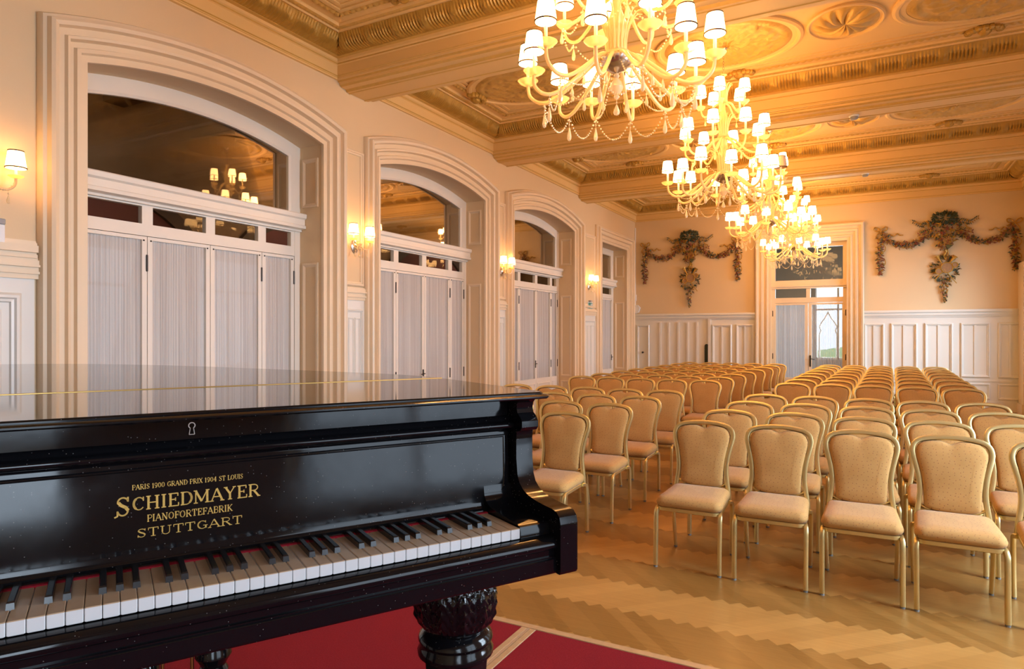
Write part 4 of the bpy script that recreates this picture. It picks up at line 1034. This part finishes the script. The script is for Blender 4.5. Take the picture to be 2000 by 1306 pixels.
    for k in range(12):
        q = (lambda j: ringpt(12,0,.50-(.05 if j % 2 else 0),3.150-(.04 if j % 2 else 0),j))
        mb = MB(); bead_swag(mb,q(k),q(k+1),.15,20); mb.build('bead_string', C_, root)
        p = q(k); mb = MB(); mb.ball((p[0],p[1],p[2]-.02),.009,6,4); drop(mb,(p[0],p[1],p[2]-.02),.15,.016); mb.build('crystal_drop', C_, root, smooth=False)
        if k % 2 == 0:
            mb = MB(); bead_swag(mb,(.09*math.cos(2*PI*k/12),.09*math.sin(2*PI*k/12),3.34-Z),p,.10,24); mb.build('bead_string', C_, root)
        p2 = ringpt(12,0,.30,3.235-(.02 if k % 2 else 0),k); mb = MB(); drop(mb,p2,.10,.013); mb.build('crystal_drop', C_, root, smooth=False)
    for k in range(8):
        q = (lambda j: ringpt(8,PI/8,.36,3.59,j))
        mb = MB(); bead_swag(mb,q(k),q(k+1),.10,15); mb.build('bead_string', C_, root)
        mb = MB(); drop(mb,q(k),.12,.014); mb.build('crystal_drop', C_, root, smooth=False)
    for k in range(5):
        p = ringpt(5,PI/5,.2,4.045,k); mb = MB(); drop(mb,p,.10,.012); mb.build('crystal_drop', C_, root, smooth=False)
    return root
ch = make_chandelier()
CHP = [(-1.46,4.13),(-1.46,7.74),(-1.40,11.22),(-1.36,14.85)]
CHL = ['nearest glass chandelier, hanging highest and cut by the top of the photo','second glass chandelier from the piano, with one unlit shade on its outer ring','third glass chandelier from the piano, partly behind the second one','farthest glass chandelier, hanging in front of the tall far door']
for i, (x, y) in enumerate(CHP):
    o = ch if i == 0 else copy_tree(ch)
    o.location = (x,y,ZC); o.rotation_euler = (0,0,R([7,19,2,13][i])); tag(o, CHL[i], 'chandelier', 'chandeliers along the hall')
    if i == 1:      # one dead lamp on the right of the outer ring
        sh = [c for c in o.children if c.name.startswith('lamp_shade')]
        best = max(sh, key=lambda c: (lambda p: p.x*.879+p.y*.477)((o.rotation_euler.to_matrix() @ (sum((v.co for v in c.data.vertices), Vector())/len(c.data.vertices)))))
        me = best.data.copy(); me.materials[0] = M['unlit']; best.data = me; best['label'] = 'unlit beige shade'

def make_sconce():
    root = empty('wall_sconce', (0,0,0)); O, S = M['opal'], M['silver']
    mb = MB(); prof = [(.055,0),(.06,.012),(.045,.02),(.03,.03),(.02,.05),(.028,.062),(.012,.075)]
    n = 18; mb.rings([[(d,r*math.cos(2*PI*i/n),r*1.4*math.sin(2*PI*i/n)) for i in range(n)] for r, d in prof]); mb.build('backplate', S, root)
    mb = MB(); mb.lathe([(.008,.05),(.03,.035),(.036,.02),(.02,-.005),(.012,-.02),(.02,-.035),(.006,-.05)],14,(.075,0,0)); drop(mb,(.075,0,-.045),.09,.014); mb.build('cup', O, root)
    for s in (-1,1):
        pa = bez([(.075,s*.01,.01),(.09,s*.05,-.03),(.105,s*.10,-.035),(.115,s*.135,.0),(.117,s*.14,.05)],5)
        mb = MB(); mb.tube(pa,.009,8); mb.build('arm', O, root)
        e = pa[-1]
        mb = MB(); mb.lathe([(.008,-.006),(.03,0),(.048,.012),(.046,.016),(.008,.004)],14,e); mb.build('drip_pan', O, root)
        mb = MB(); mb.lathe([(.012,0),(.009,.012),(.009,.085),(.005,.09)],10,e); mb.build('candle_tube', M['tube'], root)
        mb = MB(); shade_mesh(mb,(e[0],e[1],e[2]+.066),.95); mb.build('lamp_shade', [M['wshade'],M['band']], root, ang=20)
        mb = MB(); drop(mb,(.105,s*.10,-.045),.09,.012); mb.build('crystal_drop', M['crystal'], root, smooth=False)
        mb = MB(); bead_swag(mb,(.09,0,.02),(.115,s*.14,.03),.07,12,.005); mb.build('bead_string', M['crystal'], root)
    return root
sc = make_sconce()
for i, (y, lb) in enumerate(((2.225,'crystal wall sconce at the photo edge, left of the nearest arched door'),(5.90,'two-shade crystal wall sconce on the pier between first and second arched doors'),(9.42,'two-shade crystal wall sconce on the pier between second and third arched doors'),(13.24,'small lit wall sconce above the green exit sign'))):
    o = sc if i == 0 else copy_tree(sc)
    o.location = (XL+(.0 if i == 0 else 0),y,2.60); tag(o, lb, 'wall lamp', 'sconces along the left wall')

# ------------------------------------------------------------------ painted relief garlands on the far wall
def relief(cx, sx, lab):
    """festoons, bows, drops, foliage, basket and trophy; local x along the wall, y out of it is negative"""
    root = empty('garland_relief', (cx,YF-.016,0)); tag(root, lab, 'wall ornament', 'carved garlands on the far wall')
    mats = [M['leafg'],M['leafb'],M['rose'],M['ochre'],M['tan']]; rnd = random.Random(21)
    def leaf(mb, c, ang, l, w, m, dep=.02):
        ca, sa = math.cos(ang), math.sin(ang); d = rnd.uniform(.3,1)*dep
        def P(u, v, o): return (sx*(c[0]+u*ca-v*sa), -(o+c[1]), c[2]+u*sa+v*ca)
        mb.mat(m).add([P(0,0,.0),P(l*.45,w/2,d*.4),P(l,0,d*.8),P(l*.45,-w/2,d*.4),P(l*.4,0,d*1.4),P(l*.45,0,-.012)],[(0,4,1),(1,4,2),(2,4,3),(3,4,0),(0,1,5),(1,2,5),(2,3,5),(3,0,5)])
    def rosette(mb, c, r, m):
        for k in range(6): leaf(mb,c,2*PI*k/6+rnd.random(),r,r*.8,m,.03)
        mb.ball((sx*c[0],-c[1]-.02,c[2]),r*.35,6,4)
    def ribbon(mb, pts, w, m):
        mb.mat(m).tube([(sx*p[0],-.018-.008*math.sin(i),p[1]) for i, p in enumerate(bez([(a,b,0) for a, b in pts],5))],w,6)
    for s in (-1,1):
        # festoon
        mb = MB(); pts = bez([(s*1.13,0,3.74),(s*1.03,0,3.60),(s*.84,0,3.48),(s*.62,0,3.47),(s*.42,0,3.55),(s*.24,0,3.68)],9)
        for i, p in enumerate(pts):
            f = i/len(pts); thick = .055+.03*math.sin(PI*f)
            for q in range(5):
                leaf(mb,(p[0]+rnd.uniform(-.02,.02),.01+rnd.random()*.03,p[2]+rnd.uniform(-thick,thick)*.6),rnd.uniform(0,2*PI),rnd.uniform(.05,.085),.032,rnd.choice([0,1,2,4,4,3,3]),.03)
            if i % 5 == 2: rosette(mb,(p[0],.03,p[2]+rnd.uniform(-.02,.02)),.045,rnd.choice([2,2,4]))
        mb.build('festoon', mats, root, smooth=False)
        # bow with fluttering tail
        mb = MB(); bx, bz = s*1.17, 3.80
        for t in (-1,1): ribbon(mb,[(bx,bz),(bx+t*.05,bz+.07),(bx+t*.11,bz+.09),(bx+t*.12,bz+.04),(bx+t*.06,bz-.0),(bx,bz)],.013,3)
        for t in (-1,1): ribbon(mb,[(bx,bz),(bx+t*.06,bz-.06),(bx+t*.09,bz-.12),(bx+t*.05,bz-.18),(bx+t*.0,bz-.16)],.011,3)
        ribbon(mb,[(bx-s*.02,bz-.05),(bx-s*.10,bz-.12),(bx-s*.17,bz-.07),(bx-s*.24,bz-.13),(bx-s*.31,bz-.07),(bx-s*.36,bz-.11),(bx-s*.42,bz-.11)],.012,3)
        mb.build('bow', mats, root)
        # hanging drop
        mb = MB()
        for i in range(34):
            f = i/33; z = 3.68-.80*f; wd = .045+.035*math.sin(PI*min(1,f*1.2)*1.0) if f < .85 else .03
            for q in range(4): leaf(mb,(s*1.18+rnd.uniform(-wd,wd)*.8+.012*math.sin(f*9),.01+rnd.random()*.03,z),rnd.uniform(-PI,0),rnd.uniform(.05,.08),.032,rnd.choice([0,1,2,2,3,4]),.03)
            if i % 6 == 3: rosette(mb,(s*1.18+rnd.uniform(-.03,.03),.03,z),.045,rnd.choice([2,3,4]))
        for z in (3.42,3.12): mb.mat(3).tube([(sx*(s*1.18+.08*math.cos(t)+.02),-.03,z+.09*math.sin(t)) for t in [R(-100+200*i/10) for i in range(11)]],.009,6)
        mb.build('drop', mats, root, smooth=False)
        # side sprig
        mb = MB()
        for i in range(12):
            f = i/11; c = (s*(.20+.36*f),.02,3.86+.07*f+.03*math.sin(8*f)) 
            for t in (-1,1): leaf(mb,c,(0 if s > 0 else PI)+t*1.05,.085*(1-.35*f),.026,rnd.choice([0,1,1,3]),.02)
        for i in range(9):
            f = i/8; c = (s*(.2+.26*f),.02,3.78-.10*f)
            for t in (-1,1): leaf(mb,c,(0 if s > 0 else PI)+t*.9,.06,.03,rnd.choice([0,3,3,2]),.02)
        ribbon(mb,[(s*.14,3.83),(s*.24,3.90),(s*.36,3.94),(s*.44,3.87),(s*.36,3.80),(s*.46,3.74)],.012,3)
        mb.build('sprig', mats, root, smooth=False)
    # crown of foliage
    mb = MB()
    for i in range(170):
        a = rnd.uniform(0,2*PI); r_ = math.sqrt(rnd.random()); c = (.20*r_*math.cos(a),.02+.05*(1-r_),3.985+.105*r_*math.sin(a)); leaf(mb,c,a+rnd.uniform(-.7,.7),rnd.uniform(.06,.095),.036,rnd.choice([0,1,1,0,1]),.04)
    mb.build('foliage_crown', mats, root, smooth=False)
    # flower mass and basket
    mb = MB()
    for i in range(150):
        f = rnd.random(); wd = .24*(1-f)+.09; c = (rnd.uniform(-wd,wd),.02+rnd.random()*.05,3.90-.55*f); leaf(mb,c,rnd.uniform(0,2*PI),rnd.uniform(.05,.085),.036,rnd.choice([0,0,1,2,3,3,4]),.04)
    for i in range(12): rosette(mb,(rnd.uniform(-.16,.16),.06,3.86-.045*i),.055,rnd.choice([2,3,4,2]))
    mb.build('flower_cluster', mats, root, smooth=False)
    mb = MB(); mb.mat(4).prism([(sx*-.07,3.60),(sx*.10,3.60),(sx*.15,3.42),(sx*.05,3.34),(sx*-.02,3.42)],-.08,-.005,'y'); mb.mat(0).prism([(sx*-.0,3.41),(sx*.14,3.42),(sx*.05,3.33)],-.09,-.004,'y')
    for k in range(5): mb.mat(3).tube([(sx*(-.05+.035*k),-.085,3.60),(sx*(.0+.025*k),-.085,3.40)],.006,5)
    mb.build('basket', mats, root, smooth=False)
    # ribbon tie
    mb = MB(); ribbon(mb,[(0,3.35),(.02,3.28),(-.02,3.2),(.02,3.12)],.022,3); ribbon(mb,[(.04,3.33),(.06,3.25),(.02,3.15)],.012,3); mb.build('ribbon_tie', mats, root)
    # trophy of instruments
    mb = MB()
    for i in range(120):
        a = rnd.uniform(0,2*PI); r_ = .10+.14*math.sqrt(rnd.random()); c = (r_*math.cos(a)*.95,.01,2.93+r_*math.sin(a)); leaf(mb,c,a+rnd.uniform(-.8,.8),rnd.uniform(.05,.085),.032,rnd.choice([0,1,1,3,4]),.03)
    for a0 in (R(55),R(118)):      # two horns
        mb.mat(3).tube([(sx*(.05*math.cos(a0)),-.05,2.93+.05*math.sin(a0)),(sx*(.20*math.cos(a0)),-.055,2.93+.20*math.sin(a0)),(sx*(.28*math.cos(a0)),-.055,2.93+.28*math.sin(a0)),(sx*(.31*math.cos(a0)),-.055,2.93+.31*math.sin(a0))],[.010,.018,.035,.055],10)
    for (cx_, cz_, rr, m) in ((.03,2.95,.105,4),(-.11,2.88,.06,4),(.17,3.0,.05,4)):   # tambourine, drums
        n = 24; mb.mat(m).rings([[(sx*(cx_+rr*math.cos(2*PI*i/n)),y_,cz_+rr*math.sin(2*PI*i/n)) for i in range(n)] for y_ in (-.02,-.085)]); mb.mat(3).tube([(sx*(cx_+rr*math.cos(2*PI*i/n)),-.085,cz_+rr*math.sin(2*PI*i/n)) for i in range(n+1)],.010,6)
    mb.mat(3).tube([(sx*-.02,-.08,2.92),(sx*.20,-.06,2.62)],.009,6); mb.tube([(sx*-.05,-.08,2.88),(sx*-.18,-.05,2.70)],.009,6)
    mb.build('trophy', mats, root, smooth=False)
    mb = MB()
    for i in range(70):
        f = i/69; wd = .11*(1-f)+.012; c = (rnd.uniform(-wd,wd),.01+.03*rnd.random(),2.76-.50*f); leaf(mb,c,-PI/2+rnd.uniform(-.9,.9),rnd.uniform(.05,.09)*(1-.35*f),.032,rnd.choice([0,1,2,3,3,4]),.03)
    mb.build('tail', mats, root, smooth=False)
relief(1.39, 1.0, 'carved green and gold garland on the far wall, right of the tall far door')
relief(-3.90, .965, 'carved green and gold garland on the far wall, left of the tall far door')

# ------------------------------------------------------------------ small fittings
o = empty('exit_sign', (XL+.0,13.30,2.165)); tag(o, 'square green and white exit sign on the left wall below the farthest sconce', 'sign')
mb = MB(); mb.cbox(0,.018,-.135,.135,-.11,.095,.003); mb.build('sign_plate', M['whiteplastic'], o, smooth=False)
mb = MB(); mb.box(.018,.0195,-.12,.12,-.055,.08); mb.build('green_panel', M['green'], o, smooth=False)
mb = MB(); x0, x1 = .0195,.0205
mb.box(x0,x1,.04,.095,-.04,.065)                      # doorway
mb.ball((.0198,-.012,.05),.010,8,5,.12,1,1)
for a, b, w in (((-.01,.035),(-.022,.002),.011),((-.022,.002),(.005,-.018),.008),((.005,-.018),(.0,-.042),.007),((-.022,.002),(-.042,-.02),.008),((-.042,-.02),(-.062,-.018),.007),((-.01,.032),(.015,.018),.006),((-.012,.03),(-.038,.022),.006)):
    mb.tube([(.0199,a[0],a[1]),(.0199,b[0],b[1])],w/2,6)
mb.prism([(-.105,.01),(-.08,.035),(-.08,-.015)],x0,x1,'x'); mb.build('pictogram', M['whiteplastic'], o, smooth=False)
mb = MB(); mb.box(0,.05,-.07,.03,.10,.125); mb.build('lamp_housing', M['grey'], o, smooth=False)

o = empty('wall_box', (XL,2.27,2.285)); tag(o, 'small white wall box with dark grey top, at the photo edge under the near sconce', 'control box')
mb = MB(); mb.cbox(0,.03,-.07,.07,-.085,.045,.004); mb.build('body', M['whiteplastic'], o, smooth=False)
mb = MB(); mb.cbox(0,.034,-.071,.071,.045,.085,.004); mb.build('top_cap', M['grey'], o, smooth=False)

o = empty('corner_sensor', (XL+.06,YF-.042,2.222)); tag(o, 'white sensor box with thin conduit in the far left corner above the panelling', 'sensor')
mb = MB(); mb.prism([(-.06,-.14),(.05,-.10),(.09,.02),(.03,.09),(-.06,.09)],-.03,.04,'y'); mb.build('housing', M['whiteplastic'], o, smooth=False)
mb = MB(); mb.tube([(-.045,.028,.08),(-.045,.028,2.08)],.012,8); mb.box(-.06,-.02,-.02,.04,.20,.36); mb.build('conduit', M['whiteplastic'], o)

o = empty('door_pull', (-3.49,YF-.03,1.06)); tag(o, 'tall dark green rounded pull plate on the hidden panel door of the far wall', 'handle')
mb = MB(); n = 10; r_ = .045; pl = [(r_*math.cos(PI*i/n), .22+r_*math.sin(PI*i/n)) for i in range(n+1)]+[(-r_*math.cos(PI*i/n), -.22-r_*math.sin(PI*i/n)) for i in range(n+1)]
mb.prism(pl,-.030,0,'y'); mb.build('plate', M['slot'], o)
mb = MB(); mb.prism([(p[0]*.62,p[1]*.9) for p in pl],-.040,-.030,'y'); mb.build('grip', M['slot'], o)
o = empty('cupboard_knob', (-5.085,YF-.03,1.10)); tag(o, 'small round dark knob on the narrow panel in the far left corner', 'knob')
mb = MB(); 
mb.rings([[(r*math.cos(2*PI*i/14),-d,r*math.sin(2*PI*i/14)) for i in range(14)] for r, d in ((.02,0),(.02,.006),(.010,.012),(.010,.03),(.022,.04),(.024,.05),(.012,.06))]); mb.build('knob', M['dark_metal'], o)
bpy.data.objects[o.name].children[0].name = 'knob_body'

# ------------------------------------------------------------------ light
w = bpy.data.worlds.new('sky'); scene.world = w; w.use_nodes = True
bg = w.node_tree.nodes['Background']; bg.inputs[0].default_value = (.72,.84,1.0,1); bg.inputs[1].default_value = 1.8
DAY = (.69,.84,1.0)
def area(name, loc, rot, sx_, sy_, e, c):
    l = bpy.data.lights.new(name,'AREA'); l.shape = 'RECTANGLE'; l.size = sx_; l.size_y = sy_; l.energy = e; l.color = c
    o = bpy.data.objects.new(name, l); col.objects.link(o); o.location = loc; o.rotation_euler = rot; return o
for i, c in enumerate(WINY):     # daylight in the window openings of the right wall
    lo_ = area('window_daylight', (XR+.45,c,2.05), (0,R(68),0), 2.8, 1.9, [95,22,210,18,16,165][i], DAY); lo_.data.spread = R(125)
area('anteroom_daylight', (-.7,19.6,1.9), (R(-90),0,0), 1.1, 1.9, 130, DAY)
l = bpy.data.lights.new('lobby_fill','POINT'); l.energy = 38; l.color = (1,.6,.25); l.shadow_soft_size = .4  # unseen warm fill, added to bring out the brown of the lobby
for y in (3.5,9.0,14.0):
    o = bpy.data.objects.new('lobby_fill', l); col.objects.link(o); o.location = (-7.8,y,3.9)

# ------------------------------------------------------------------ camera and colour
cd = bpy.data.cameras.new('camera'); cam = bpy.data.objects.new('camera', cd); col.objects.link(cam)
cam.location = (0,0,1.57); cam.rotation_euler = (R(90),0,R(28.5)); cd.sensor_width = 36; cd.lens = 1285/2000*36; cd.shift_y = -.0005; cd.clip_start = .05; cd.clip_end = 200
scene.camera = cam
vs = scene.view_settings; vs.view_transform = 'Standard'; vs.look = 'None'; vs.gamma = 1; vs.use_curve_mapping = False; vs.exposure = 0.0
cy = scene.cycles
cy.max_bounces = 6; cy.diffuse_bounces = 4; cy.glossy_bounces = 3; cy.transmission_bounces = 3; cy.transparent_max_bounces = 8
cy.caustics_reflective = False; cy.caustics_refractive = False; cy.sample_clamp_indirect = 6
cy.use_adaptive_sampling = True; cy.adaptive_threshold = .02; cy.use_denoising = True
try: cy.denoiser = 'OPENIMAGEDENOISE'
except Exception: pass
cy.use_light_tree = True
